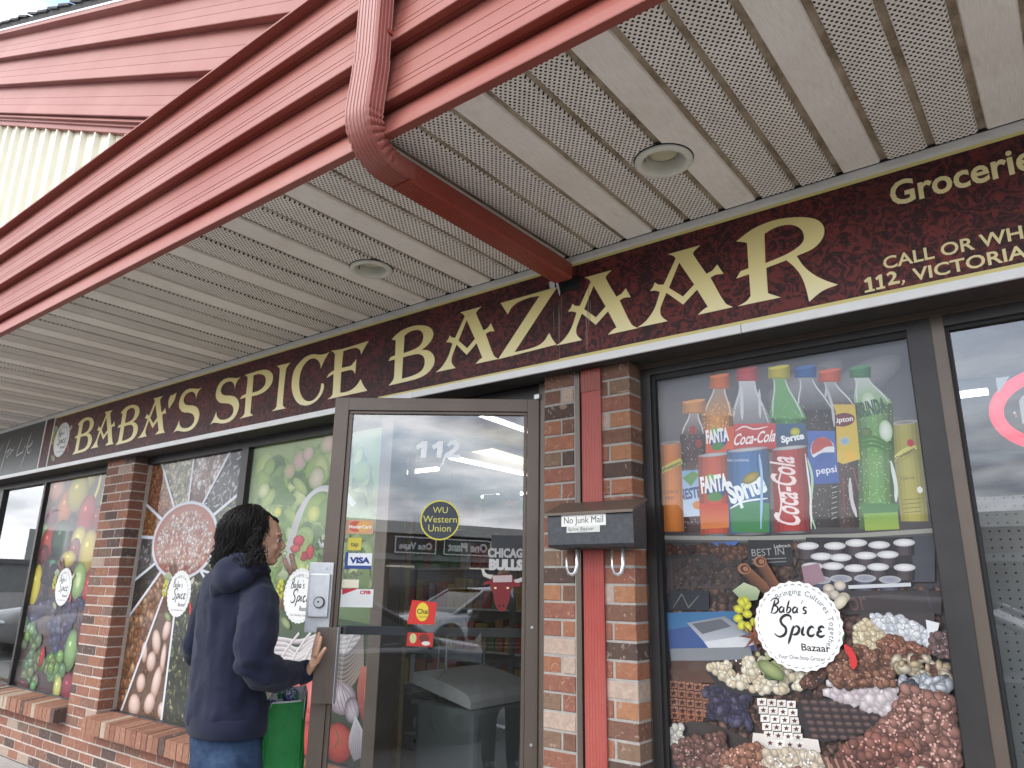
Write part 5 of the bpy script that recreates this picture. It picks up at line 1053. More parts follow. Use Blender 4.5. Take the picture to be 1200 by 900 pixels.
a.poly([(483,703),(512,706),(509,732),(477,731)], (196,50,42)); a.ell((495,717),(7.6,11),(214,190,60)); dtext(a, 'Chai', 488.5, 719, 502, (40,34,30), .02); dtext(a, 'CENTRE', 490, 724, 501, (90,80,40), .0); a.build('tea_poster', door)
a = mkart(''); a.poly([(478,741),(508,742),(507,758),(476,757)], (176,42,38)); a.ell((484,748),(4,6),(176,180,124)); a.ell((497,748),(6,5),(100,46,38)); a.ell((499,754),(5,2.5),(200,198,186)); a.build('tea_poster', door)
# lock plate and pull
u0, z1_ = dpt(395.5, 645, .03); u1, _ = dpt(369, 646, .03)
lk = dbox('lock_plate', DW-.052, DW+.050, .023, .030, 1.125, 1.405, M['galv']); dbox('lock_cover', DW-.046, DW+.040, .030, .050, 1.185, 1.360, M['galv'], door, .006)
for (n_, r_, o0, o1, m_) in (('lock_cylinder', .023, .050, .058, 'black'), ('lock_cylinder', .019, .058, .062, 'chrome')):
    mb = MB(); mb.tube([D(DW-.010, o0, 1.245), D(DW-.010, o1, 1.245)], r_, 24); mb.build(n_, M[m_], door)
MB().tube([D(DW-.008, .060, 1.247), D(DW-.008, .0635, 1.247)], .004, 8).build('keyhole', M['black'], door)
mb = MB(); mb.tube([D(DW-.02, .030, 1.385), D(DW-.02, .034, 1.385)], .006, 10); mb.build('screw', M['chrome'], door)
hb = MB(); hb.box((DW-.098, .022, .86), (DW-.010, .062, 1.148), .004); hb.box((DW-.060, .062, .86), (DW-.055, .0635, 1.148)); hb.box((DW-.075, .062, .86), (DW-.072, .0630, 1.148)); hb.v = [D(v.x, v.y, v.z) for v in hb.v]; hb.f = [tuple(reversed(f)) for f in hb.f]; hb.build('pull_handle', M['bronze'], door)
dbox('handle_edge', DW-.1005, DW-.0985, .022, .0645, .86, 1.15, M['galv'], door, 0)
for zz in (.72, 1.16): MB().tube([D(.025, .022, zz), D(.025, .025, zz)], .006, 10).build('screw', M['chrome'], door)

# ================================================================ neon letter in the right window
ne = thing('neon_sign', (0, 2.68, 1.85), 'glowing red tube sign, its first rounded letter at the right window', 'sign')
n = NT('neon_red'); n.base((.35, .01, .03)); n.set(em=.34, emc=(1, .03, .085, 1)); 
mb = MB(); cx, cz = .005, 1.862; pts = [(cx+.172*math.cos(2*math.pi*k/40), 2.68, cz+.118*math.sin(2*math.pi*k/40)) for k in range(41)]; mb.tube(pts, .0195, 12, cap=False); mb.build('tube', n.m, ne, True)
for x in (-.12, .13): MB().tube([(x, 2.68, cz), (x, 2.75, cz)], .004, 6).build('standoff', M['white'], ne)
pg = thing('pegboard', (.3, 2.78, 1), 'pale pegboard standing just inside the right windows', 'pegboard')
n = NT('pegboard'); p = n.pos(); sx = n.n('ShaderNodeSeparateXYZ'); n.l(p, sx.inputs[0])
fu = n.math('SUBTRACT', n.math('FRACT', n.math('DIVIDE', sx.outputs[0], .0254)), .5); fv = n.math('SUBTRACT', n.math('FRACT', n.math('DIVIDE', sx.outputs[2], .0254)), .5)
hole = n.math('LESS_THAN', n.math('SQRT', n.math('ADD', n.math('MULTIPLY', fu, fu), n.math('MULTIPLY', fv, fv))), .13)
n.base(n.mix(hole, (.30, .30, .28), (.01, .01, .01))); n.set(rough=.7); MB().box((-1.31, 2.775, .2), (1.6, 2.785, 1.62)).build('board', n.m, pg)
for x in (-.06, .9): MB().box((x, 2.785, .05), (x+.03, 2.82, 1.62)).build('upright', M['bronze'], pg)
a = Art(2.628, .0001); a.poly([(1167,443), (1183,441), (1170,461), (1168,452)], (214,216,214)); a.poly([(1194,470), (1199,463), (1205,466), (1205,500), (1198,496)], (206,208,204)); a.build('torn_tape', wC)
# ================================================================ the woman at the door
random.seed(7)
n = NT('navy_fleece'); p = n.pos(); n.base(n.ramp(n.noise(9, 6, .65, p), [(.3, (.0095, .0115, .026)), (.7, (.0155, .0185, .038))])); n.set(rough=.92, spec=.2, sheen=.08); n.bump(n.noise(420, 3, .7, p), .5, .0015); M['fleece'] = n.m
n = NT('denim'); p = n.pos(); n.base(n.ramp(n.noise(11, 6, .7, p), [(.32, (.010, .020, .045)), (.6, (.030, .055, .105)), (.8, (.06, .095, .15))])); n.set(rough=.9, spec=.2); n.bump(n.noise(500, 2, .7, n.mapp(p, (1, 1, .4))), .5, .001); M['denim'] = n.m
n = NT('skin'); p = n.pos(); n.base(n.ramp(n.noise(30, 5, .6, p), [(.3, (.46, .255, .165)), (.7, (.58, .35, .24))])); n.set(rough=.5, sss=.08, spec=.4); n.bump(n.noise(260, 3, .6, p), .2, .0008); M['skin'] = n.m
n = NT('dark_hair'); p = n.pos(); n.base(n.ramp(n.noise(60, 4, .6, n.mapp(p, (1, 1, .3))), [(.35, (.003, .0026, .0026)), (.75, (.013, .010, .009))])); n.set(rough=.5, spec=.22); n.bump(n.noise(130, 4, .7, n.mapp(p, (1, 1, .25)), 1), .8, .004); M['hair'] = n.m
FV = Vector((.05, 1, 0)).normalized(); RV = Vector((FV.y, -FV.x, 0)); EV = Vector((.53, .85, 0)).normalized()   # body forward, body right, face forward
wm = thing('person', (-2.95, 1.82, 0), 'woman with black hair in navy hoodie and jeans pushing the open glass door', 'person')
def ringat(cx, cy, hw, Y, depth=.74, n_=20, r=RV, f=FV, sq=.9):
    c = P(cx, cy, Y); k = pxm(c); a_ = hw/k/.815; b_ = a_*depth
    pts = []
    for i in range(n_):
        g = 2*math.pi*i/n_; cc, ss = math.cos(g), math.sin(g); e = sq
        pts.append(c+r*(a_*abs(cc)**e*(1 if cc > 0 else -1))+f*(b_*abs(ss)**e*(1 if ss > 0 else -1)))
    return pts
rows = [(650, 287, 13, 1.83), (658, 285, 20, 1.83), (666, 281, 31, 1.82), (676, 278, 38, 1.82), (692, 276, 41, 1.82), (715, 274, 42, 1.81), (745, 273, 42, 1.81), (775, 271, 41.5, 1.81), (806, 268, 42, 1.81), (832, 266, 44, 1.81), (848, 265.5, 43.5, 1.81)]
mb = MB(); mb.ring([ringat(cx, y, hw, Y) for y, cx, hw, Y in rows])
def limb(mb, pts, rs, n_=14): mb.tube(pts, rs, n_); [mb.ball(q, r_*.99, 12) for q, r_ in zip(pts, rs)]
RA = [P(299, 690, 1.82), P(304, 706, 1.79), P(303, 728, 1.76), P(299, 755, 1.725), P(297, 775, 1.715), P(306, 787, 1.745), P(326, 792, 1.84), P(344, 790, 1.92), P(357, 787, 1.975)]
RR = [.074, .084, .084, .080, .075, .070, .060, .051, .041]
limb(mb, RA, RR)
LA = [P(257, 690, 1.83), P(248, 704, 1.82), P(240, 728, 1.80), P(231, 755, 1.79), P(231, 765, 1.81), P(250, 775, 1.98), P(290, 795, 2.12), P(318, 801, 2.14)]
limb(mb, LA, [.07, .075, .072, .066, .058, .054, .046, .040])
def folds(co):
    up = noise.noise(Vector((co.x*5, co.y*5, co.z*2.4)))*.016
    diag = math.sin((co.z*.9-co.x*.7+co.y*.3)*26+noise.noise(co*5)*4)*.0045*max(0, noise.noise(co*3+Vector((4, 1, 2)))+.35)
    cr_ = -abs(noise.noise(Vector((co.x*9+co.z*4, co.y*9, co.z*6-co.x*3))))*.014
    d_ = min((co-RA[4]).length, (co-RA[5]).length); e = 0
    if d_ < .17: e = math.sin((co.z+co.x*.6)*80+noise.noise(co*8)*3)*.007*(1-d_/.17)
    hz = P(270, 828, 1.81).z
    if abs(co.z-hz) < .10: e += math.sin(co.z*48+noise.noise(co*6)*5)*.006*(1-abs(co.z-hz)/.10)
    return up+diag+cr_+e+noise.noise(co*38)*.0015
hd = remeshed('hoodie', mb, .0085, M['fleece'], wm, 3, folds)
mb = MB()
for x, y, Y, r in ((270, 670, 1.735, (.098, .065, .066)), (266, 680, 1.715, (.082, .055, .060)), (256, 689, 1.705, (.046, .042, .056)), (286, 666, 1.765, (.080, .055, .048)), (300, 665, 1.79, (.060, .050, .036)), (280, 678, 1.73, (.070, .050, .045))):
    mb.ball(P(x, y, Y), r, 20)
mb.tube([P(256, 668, 1.78), P(261, 657, 1.76), P(274, 652, 1.745), P(292, 654, 1.765), P(306, 660, 1.80), P(315, 671, 1.88)], [.022, .022, .022, .022, .021, .019], 12)
def hf(co): return noise.noise(Vector((co.x*8, co.y*8, co.z*14)))*.006-abs(noise.noise(Vector((co.x*7+co.z*12, 1, co.z*5))))*.008
remeshed('hood', mb, .008, M['fleece'], hd, 14, hf)
mb = MB(); mb.ring([ringat(cx, y, hw, Y, .74, 40, sq=.92) for y, cx, hw, Y in ((836, 266, 43, 1.81), (840, 266, 44.8, 1.81), (856, 265.5, 44.4, 1.81), (859, 265.5, 42.5, 1.81))], cap=False)
o = mb.build('hem_band', M['fleece'], hd, True)
mb = MB()
cp = [P(349, 790, 1.952), P(358, 787, 1.975), P(363.5, 785, 1.985)]; mb.tube(cp, [.047, .0455, .041], 16); mb.build('cuff', M['fleece'], hd, True)
# jeans
mb = MB(); mb.ring([ringat(cx, y, hw, Y, .72) for y, cx, hw, Y in ((846, 265, 38, 1.81), (865, 264.5, 39.5, 1.81), (885, 264, 40.5, 1.81), (905, 263, 41, 1.81), (922, 262, 40, 1.81), (934, 262, 36, 1.81))])
hipc = P(262, 925, 1.81)
for s_ in (-1, 1):
    h = hipc+RV*(.088*s_); kn = Vector((h.x+.01*s_, h.y+.02, .46)); an = Vector((h.x+.015*s_+.02, h.y-.01, .09)); limb(mb, [h, (h+kn)/2+FV*.01, kn, (kn+an)/2-FV*.02, an], [.098, .085, .068, .064, .055])
def jf(co): return noise.noise(Vector((co.x*9, co.y*9, co.z*7)))*.008+math.sin(co.z*60+co.x*25)*.0025*(1 if co.z < .55 else .5)
jn = remeshed('jeans', mb, .010, M['denim'], wm, 3, jf)
# back pocket stitching
bp = [P(x, y, 1.655) for x, y in ((236, 856), (262, 860), (262, 868), (251, 874), (237, 866))]
for s_ in (-1, 1):
    sh = MB(); c = Vector((hipc.x, hipc.y, 0))+RV*(.088*s_)+FV*.05; f = FV
    sh.ball((c.x, c.y, .045), (.050, .13, .045), 14, Matrix.Rotation(math.atan2(-FV.x, FV.y), 3, 'Z')); sh.box((c.x-.05, c.y-.1, 0), (c.x+.05, c.y+.1, .02)); remeshed('shoe', sh, .012, M['black'], wm, 2)
# head
HC = P(302.5, 633, 1.86); Rz = Matrix.Rotation(math.atan2(EV.y, EV.x), 3, 'Z')      # head local: x forward, y left, z up
def H(x, y, z): return HC+Rz@Vector((x, y, z))
mb = MB(); mb.ball(HC+Vector((0, 0, .018)), (.094, .074, .098), 20, Rz); mb.ball(H(.022, 0, -.040), (.066, .058, .072), 18, Rz); mb.ball(H(.062, 0, -.082), (.026, .030, .024), 14, Rz)
mb.ball(H(.040, 0, -.064), (.044, .046, .036), 14, Rz)
mb.tube([H(.088, 0, .012), H(.100, 0, -.012), H(.110, 0, -.030)], [.008, .0105, .0125], 10); mb.ball(H(.100, .010, -.034), .0085, 8); mb.ball(H(.100, -.010, -.034), .0085, 8)
mb.ball(H(.088, 0, -.054), (.014, .022, .008), 10, Rz); mb.ball(H(.085, 0, -.064), (.014, .020, .008), 10, Rz); mb.ball(H(.080, 0, .026), (.020, .055, .012), 12, Rz)
for s_ in (-1, 1): mb.ball(H(.066, .034*s_, -.030), (.022, .020, .022), 10, Rz)
mb.tube([H(-.01, 0, -.06), P(290, 668, 1.84)], [.054, .060], 16)
hdm = remeshed('head', mb, .0042, M['skin'], wm, 2)
for s_ in (-1, 1):
    MB().ball(H(.077, .031*s_, -.002), .0110, 12).build('eye', simple('eye_white', (.5, .47, .44), .2), hdm, True); MB().ball(H(.086, .034*s_, -.002), .0062, 8).build('iris', M['black'], hdm, True)
    MB().tube([H(.092, .012*s_, .020), H(.090, .030*s_, .026), H(.078, .050*s_, .020)], [.003, .0042, .002], 6, flat=.8).build('eyebrow', M['hair'], hdm, True)
    MB().tube([H(.090, .018*s_, .004), H(.090, .032*s_, .0105), H(.080, .046*s_, .003)], [.0022, .0032, .002], 6).build('eyelid', M['skin'], hdm, True)
M['lip'] = simple('lip', (.24, .085, .065), .45); MB().tube([H(.090, -.022, -.0585), H(.1000, 0, -.056), H(.090, .022, -.0585)], [.002, .0048, .002], 8).build('lips', M['lip'], hdm, True)
# hair
mb = MB()
def hb_(x, y, Y, rx, ry, rd=None): c = P(x, y, Y); k = pxm(c); mb.ball(c, (rx/k, (rd or rx)/k, ry/k), 16)
hb_(294, 622, 1.85, 29.5, 25.5, 28); hb_(302, 613, 1.87, 23, 15, 22); hb_(315, 611, 1.89, 11, 8, 12); hb_(286, 640, 1.82, 27, 22, 25); hb_(272, 650, 1.82, 20, 14, 18); hb_(262, 651, 1.79, 11, 10, 12); hb_(256, 649, 1.80, 8, 7, 9); hb_(281, 660, 1.79, 16, 10, 14); hb_(300, 658, 1.81, 14, 12, 10)
def hfn(co): return noise.noise(Vector((co.x*30, co.y*30, co.z*9)))*.009+noise.noise(co*60)*.0035
hr = remeshed('hair', mb, .0058, M['hair'], hdm, 2, hfn)
mb = MB(); cc = P(292, 628, 1.84)
NV = Vector((.85, -.53, 0))                                                      # towards the viewer, the side of the head we see
for i in range(2300):
    g = random.uniform(0, 2*math.pi); el = random.uniform(.0, 1.5); out_ = Vector((math.cos(g), math.sin(g), 0))
    if out_.dot(EV) > .35+.3*(el/1.5) : continue
    q0 = cc+Vector((out_.x*math.cos(el)*.124, out_.y*math.cos(el)*.124, math.sin(el)*.124+.004)); L_ = random.uniform(.04, .10)+.10*el/1.5; pts = []; ph = random.uniform(0, 6); am = random.uniform(.002, .009)
    for j in range(9):
        t = j/8; g2 = min(1.35, (1.57-el)+t*1.25); r_ = .128+.006*math.sin(ph); zz = math.cos(g2)*r_
        if g2 >= 1.35: zz -= (((1.57-el)+t*1.25)-1.35)*.12
        pts.append(cc+out_*(math.sin(g2)*r_*(1-.10*max(0, t-.5)))+Vector((math.sin(ph+t*11)*am*(.2+t*1.6), math.cos(ph+t*9)*am*(.2+t*1.6), zz+.004)))
    mb.tube(pts, [.0011]*8+[.0004], 3, cap=False)
for i in range(620):
    x, y = random.choice([(258, 654), (254, 659), (263, 658), (270, 659), (278, 661), (286, 662), (295, 661), (303, 657), (307, 650), (303, 650), (300, 642), (301, 630), (297, 652), (292, 648)]); c = P(x+random.uniform(-5, 5), y+random.uniform(-10, 3), random.uniform(1.72, 1.80)); r_ = random.uniform(.006, .014); a0 = random.uniform(0, 6)
    d_ = Vector((random.uniform(-1, .3), random.uniform(-.5, .5), random.uniform(-1, .2))).normalized(); pts = [c+Vector((r_*math.cos(a0+t*.7), r_*.6*math.sin(a0*2+t*.9), r_*math.sin(a0+t*.7)))+d_*(.004*t) for t in range(9)]
    mb.tube(pts, [.0012]*8+[.0005], 4, cap=False)
o = mb.build('loose_strands', M['hair'], hdm, True); tag(o, kind='stuff')
# right hand flat against the pull, five fingers
def hand(parent, wr, palm, chain, name='hand'):
    mb = MB(); mb.tube([wr, (wr+palm)/2, palm], [.023, .026, .027], 12, flat=.62)
    for pts, r0 in chain: mb.tube(pts, [r0, r0*.97, r0*.9, r0*.78][:len(pts)], 10); mb.ball(pts[-1], r0*.78, 8); mb.ball(pts[0], r0, 8)
    o = remeshed(name, mb, .0028, M['skin'], parent, 1); return o
Yh = 1.965
q = lambda x, y, dY=0: P(x, y, Yh+dY)
hand(wm, q(361, 788, .012), q(368, 775), [
    ([q(369.5, 768, .006), q(371.5, 757, .008), q(373, 749, .010), q(374, 742.5, .012)], .0085),
    ([q(371, 768, -.004), q(373.5, 758, -.004), q(375.3, 751, -.002), q(376.2, 747, 0)], .0085),
    ([q(367.5, 769, .022), q(369.5, 757, .026), q(371, 748, .028), q(372.2, 743, .030)], .0085),
    ([q(366.5, 770, .038), q(368, 760, .044), q(369.3, 753, .046), q(370.2, 749, .048)], .0078),
    ([q(371.5, 776, -.012), q(375, 769, -.018), q(378.5, 763.5, -.020), q(381, 760, -.020)], .0088)])
lhp = P(327, 803, 2.13)
hand(wm, P(320, 801, 2.14), lhp, [([lhp+RV*(.012*i-.02)+Vector((0, 0, -.004)), lhp+RV*(.012*i-.02)+FV*.028+Vector((0, 0, -.012)), lhp+RV*(.012*i-.02)+FV*.030+Vector((0, 0, -.036)), lhp+RV*(.012*i-.02)+FV*.008+Vector((0, 0, -.046))], .008) for i in range(4)]+[([lhp-RV*.02, lhp-RV*.03+FV*.02+Vector((0, 0, -.02)), lhp-RV*.015+FV*.03+Vector((0, 0, -.034))], .0088)])

# ---------------------------------------------------------------- green shopping bag and the blue carrier beside it
n = NT('green_bag'); p = n.pos(); n.base(n.ramp(n.noise(6, 4, .6, p), [(.3, (.015, .16, .036)), (.7, (.028, .25, .062))])); n.set(rough=.62, spec=.3); n.bump(n.noise(26, 5, .6, n.mapp(p, (1, 1, .5)), 1), .6, .01); M['green'] = n.m
bg_ = thing('shopping_bag', (-2.75, 2.05, .4), 'green reusable shopping bag hanging from the woman\'s far hand', 'bag')
BC0 = P(338, 815, 2.04); ex = EV; ed = Vector((-EV.y, EV.x, 0))*-1            # across, towards camera
mb = MB(); rings = []
for i, (z, w_, d_, sh) in enumerate(((0, .076, .034, 0), (-.03, .079, .038, 0), (-.08, .082, .045, -.004), (-.16, .086, .052, -.008), (-.24, .088, .056, -.010), (-.32, .090, .058, -.012), (-.42, .092, .060, -.014), (-.46, .088, .056, -.014))):
    pts = []
    for k in range(56):
        g = 2*math.pi*k/56; cc, ss = math.cos(g), math.sin(g); e = .16
        a_ = w_*abs(cc)**e*(1 if cc > 0 else -1); b_ = d_*abs(ss)**e*(1 if ss > 0 else -1)
        cz2 = -.016*math.exp(-((cc-.42)/.10)**2)*(1 if ss > 0 else 0)-.02*abs(cc)**6*(1 if ss > 0 else 0)*0; pts.append(BC0+ex*(a_+sh+.010*noise.noise(Vector((1, z*6, ss)))+.003*math.sin(g*3+z*14))+ed*(b_+cz2+.026*noise.noise(Vector((cc*2.2, z*6, 3+ss)))+.007*noise.noise(Vector((cc*7, z*16, 8+ss))))+Vector((0, 0, z+(.018*cc-.024*ss if i == 0 else 0))))
    rings.append(pts)
mb.ring(rings, cap=False); mb.f.append(tuple(range(7*56, 8*56))); bgo = mb.build('bag_body', M['green'], bg_, True); autosmooth(bgo, 28)
mb = MB(); cen = sum((p_ for p_ in rings[0]), Vector((0, 0, 0)))/56; inn = [[cen+(p_-cen)*.975+Vector((0, 0, .006)) for p_ in rings[0]], [cen+(p_-cen)*.93+Vector((0, 0, -.08)) for p_ in rings[0]]]; mb.ring(inn, cap=False); mb.build('lining', simple('silver_lining', (.50, .51, .54), .45), bg_, True)
for s_ in (-1, 1):
    a0 = BC0+ed*(.055*s_)+ex*-.035; b0 = BC0+ed*(.055*s_)+ex*.035; mb = MB(); mb.tube([a0, a0+(lhp-a0)*.7+ex*-.01, lhp+Vector((0, 0, -.045)), b0+(lhp-b0)*.7+ex*.01, b0], .009, 8, flat=.3); mb.build('handle', M['green'], bg_, True)
n = NT('printed_plastic'); p = n.pos(); n.base(n.ramp(n.noise(26, 4, .6, p, 1.5), [(.34, rgb(20, 34, 84)), (.46, rgb(40, 70, 140)), (.52, rgb(190, 200, 216)), (.56, rgb(24, 40, 100)), (.68, rgb(30, 90, 80))], True)); n.set(rough=.3, spec=.5); n.bump(n.noise(22, 6, .7, p, 1), .9, .012); M['plastic'] = n.m
mb = MB(); mb.ball(BC0+Vector((0, 0, .002))+ed*-.03, (.05, .03, .04), 14); 
remeshed('wrapped_goods', mb, .007, M['plastic'], bg_, 1, lambda co: noise.noise(co*28)*.012)
cb = thing('carrier_bag', (-2.85, 1.98, .4), 'crumpled blue printed plastic bag hanging between the woman and green bag', 'bag')
mb = MB(); c = P(312, 880, 2.0)
for dx, dz, r_ in ((0, .10, (.045, .05, .10)), (.0, 0, (.075, .06, .12)), (-.01, -.13, (.085, .07, .12)), (.02, -.05, (.06, .07, .12))): mb.ball(c+ex*dx+Vector((0, 0, dz)), r_, 14)
remeshed('crumpled_bag', mb, .008, M['plastic'], cb, 1, lambda co: noise.noise(co*18)*.018+noise.noise(co*45)*.006)

# ================================================================ photographer, seen in the door glass
ph = thing('person', (-.03, -.34, -.13), 'photographer in dark clothes holding up a phone, seen only mirrored in the door glass', 'person')
F2 = Vector((-.50, .866, 0)); R2 = Vector((F2.y, -F2.x, 0)); o0 = Vector((-.03, -.34, 0))
def Q(r_, f_, z): return o0+R2*r_+F2*f_+Vector((0, 0, z))
M['blackcloth'] = simple('black_jacket', (.016, .016, .018), .85, var=.25, bump=.3); mb = MB()
def rg(z, a_, b_, f_=0): return [Q(a_*math.cos(2*math.pi*i/18), f_+b_*math.sin(2*math.pi*i/18), z) for i in range(18)]
mb.ring([rg(.62, .17, .13), rg(.80, .18, .13), rg(.98, .19, .13), rg(1.12, .20, .12), rg(1.19, .15, .10), rg(1.24, .07, .07)])
for s_ in (-1, 1): limb(mb, [Q(.19*s_, 0, 1.14), Q(.25*s_, .06, 1.00), Q(.26*s_, .10, .93), Q(.17*s_, .17, 1.12), Q(.11*s_, .21, 1.25)], [.062, .056, .052, .044, .036])
jk = remeshed('jacket', mb, .013, M['blackcloth'], ph, 2, lambda co: noise.noise(co*12)*.012)
for zz in (.86, .83): mb = MB(); mb.tube(rg(zz, .196, .146)+[rg(zz, .196, .146)[0]], .006, 6, cap=False); mb.build('stripe', simple('pink_piping', (.45, .28, .26), .6), jk)
mb = MB()
for s_ in (-1, 1): limb(mb, [Q(.09*s_, 0, .66), Q(.10*s_, .01, .30), Q(.10*s_, 0, -.05)], [.10, .07, .055])
remeshed('trousers', mb, .014, M['blackcloth'], ph, 2)
for s_ in (-1, 1): MB().ball(Q(.10*s_, .05, -.085), (.05, .12, .045), 12, Matrix.Rotation(math.atan2(-F2.x, F2.y), 3, 'Z')).build('shoe', M['black'], ph, True)
mb = MB(); mb.ball(Q(0, .02, 1.39), (.075, .09, .11), 16, Matrix.Rotation(math.atan2(-F2.x, F2.y), 3, 'Z')); mb.ball(Q(0, .10, 1.37), (.014, .02, .02), 8); mb.ball(Q(0, .05, 1.32), (.05, .05, .05), 12); mb.tube([Q(0, .01, 1.32), Q(0, 0, 1.2)], [.05, .055], 12); hh = remeshed('head', mb, .008, M['skin'], ph, 2)
mb = MB(); mb.ball(Q(0, -.005, 1.42), (.088, .098, .095), 16, Matrix.Rotation(math.atan2(-F2.x, F2.y), 3, 'Z')); mb.build('hair', M['hair'], hh, True)
for s_ in (-1, 1):
    c = Q(.095*s_, .225, 1.30); MB()
    chain = [([c+R2*(-.004*s_)+Vector((0, 0, .012*i)), c+R2*(-.012*s_)+F2*.03+Vector((0, 0, .012*i+.006)), c+R2*(-.03*s_)+F2*.032+Vector((0, 0, .012*i+.01))], .008) for i in range(4)]+[([c-Vector((0, 0, .01)), c+R2*(-.02*s_)+Vector((0, 0, .0)), c+R2*(-.035*s_)+Vector((0, 0, .012))], .009)]
    hand(ph, Q(.11*s_, .21, 1.25), c, chain)
pho = thing('smartphone', CAMP-CF*.02, 'phone held sideways by the photographer, camera of this view', 'phone')
mb = MB(); mb.box((-.076, -.037, -.004), (.076, .037, .004), .003); Mx = Matrix((CR, CU, CF)).transposed(); mb.v = [CAMP-CF*.026+Mx@v-CR*.03 for v in mb.v]; mb.build('phone_body', M['black'], pho)
# ================================================================ shop interior
def S(name, mb, m): return tag(mb.build(name, m), kind='structure')
M['wallin'] = simple('interior_wall', (.42, .40, .36), .8); M['floorin'] = simple('interior_floor', (.20, .19, .17), .35, var=.1); M['ceilin'] = simple('ceiling_tile', (.34, .33, .31), .8)
S('interior_floor', MB().box((-9.6, 2.72, -.05), (2.0, 11, .015)), M['floorin']); S('interior_ceiling', MB().box((-9.6, 2.76, 2.80), (2.0, 11, 2.86)), M['ceilin'])
S('interior_wall', MB().box((-9.7, 2.72, 0), (-9.6, 11, 2.8)), M['wallin']); S('interior_wall', MB().box((2.0, 2.72, 0), (2.1, 11, 2.8)), M['wallin']); S('interior_wall', MB().box((-9.6, 11, 0), (2.0, 11.1, 2.8)), M['wallin'])
S('roof', MB().box((CX0-3, 2.8, 3.3), (2.7, 12, 3.44)), M['shade']); S('side_wall', MB().box((2.12, 2.72, -.05), (2.7, 12, 3.3)), M['wallin']); S('side_wall', MB().box((CX0-3, 2.76, -.05), (-9.72, 12, 3.3)), M['wallin'])
M['tube'] = emis('lit_tube', (1, .97, .9), 2.4); M['tubew'] = emis('lit_diffuser', (1, .88, .62), .36)
def lamp(p0, p1, w_, m, label):
    t = thing('fluorescent_light', (Vector(p0)+Vector(p1))/2, label, 'light'); mb = MB(); mb.tube([p0, p1], w_, 8); mb.build('tube', m, t, True)
    q0, q1 = Vector(p0)+Vector((0, 0, .06)), Vector(p1)+Vector((0, 0, .06)); mb = MB(); mb.tube([q0, q1], .05, 4); mb.build('housing', M['white'], t)
lamp(PZ(550, 483, 2.62), PZ(622, 508, 2.62), .009, M['tube'], 'bright ceiling tube seen at the top corner of the door glass')
lamp(PZ(527, 537, 2.45), PZ(622, 558, 2.45), .011, M['tube'], 'bright ceiling tube seen right of the street number')
q = [PZ(x, y, 2.55) for x, y in ((536, 537), (577, 530), (622, 543), (622, 555))]; t = thing('light_panel', q[0], 'cream lit ceiling panel seen through the upper door glass', 'light'); mk('diffuser', q+[v+Vector((0, 0, .04)) for v in q], [(0, 1, 2, 3), (7, 6, 5, 4), (0, 4, 5, 1), (1, 5, 6, 2), (2, 6, 7, 3), (3, 7, 4, 0)], M['tubew'], t)
for k, (x, y) in enumerate(((-6.8, 6.5), (-1.0, 6.0), (-7, 9))): lamp((x-.6, y, 2.7), (x+.6, y, 2.7), .02, M['tube'], ['ceiling tube deep inside behind the posters', 'ceiling tube inside above the right aisle', 'ceiling tube at the far back of the shop'][k])
# shelving behind the door
M['wood'] = simple('pale_wood', (.36, .27, .15), .6, var=.15, scale=20); M['steel'] = simple('rack_steel', (.35, .36, .37), .35, metal=.8)
def prods(parent, p0, p1, h, seed):
    rnd = random.Random(seed); p0, p1 = Vector(p0), Vector(p1); d = (p1-p0); L_ = d.length; d.normalize(); x = .02; nrm = Vector((-d.y, d.x, 0))
    while x < L_-.12:
        w_ = rnd.uniform(.07, .16); hh = h*rnd.uniform(.55, .95); c = rnd.choice([(.5, .08, .05), (.6, .55, .45), (.08, .22, .42), (.55, .38, .08), (.12, .32, .12), (.6, .6, .58), (.45, .2, .08)])
        key = 'prod%d' % rnd.randrange(7)
        if key not in M: M[key] = simple(key, c, .45, var=.2, scale=30)
        a_ = p0+d*x; mb = MB(); mb.add([a_, a_+d*w_, a_+d*w_+nrm*.12, a_+nrm*.12, a_+Vector((0, 0, hh)), a_+d*w_+Vector((0, 0, hh)), a_+d*w_+nrm*.12+Vector((0, 0, hh)), a_+nrm*.12+Vector((0, 0, hh))], [(0,3,2,1),(4,5,6,7),(0,1,5,4),(1,2,6,5),(2,3,7,6),(3,0,4,7)])
        mb.build('packet', M[key], parent); x += w_+rnd.uniform(.005, .03)
for (X0_, X1_, Yb, lab) in ((-6.4, -3.4, 6.2, 'stocked grocery shelving deep in the shop, behind the door'), (-3.2, -1.2, 5.0, 'stocked grocery shelving just inside, right of the doorway')):
    t = thing('grocery_shelf', (X0_, Yb, 0), lab, 'shelf'); MB().box((X0_, Yb+.22, 0), (X1_, Yb+.24, 2.1)).build('back_panel', M['wallin'], t)
    for k in range(5): z = .25+k*.42; MB().box((X0_, Yb-.02, z-.02), (X1_, Yb+.22, z)).build('shelf_board', M['white'], t); prods(t, (X0_+.02, Yb, z), (X1_, Yb, z), .34, k+int(X0_*10))
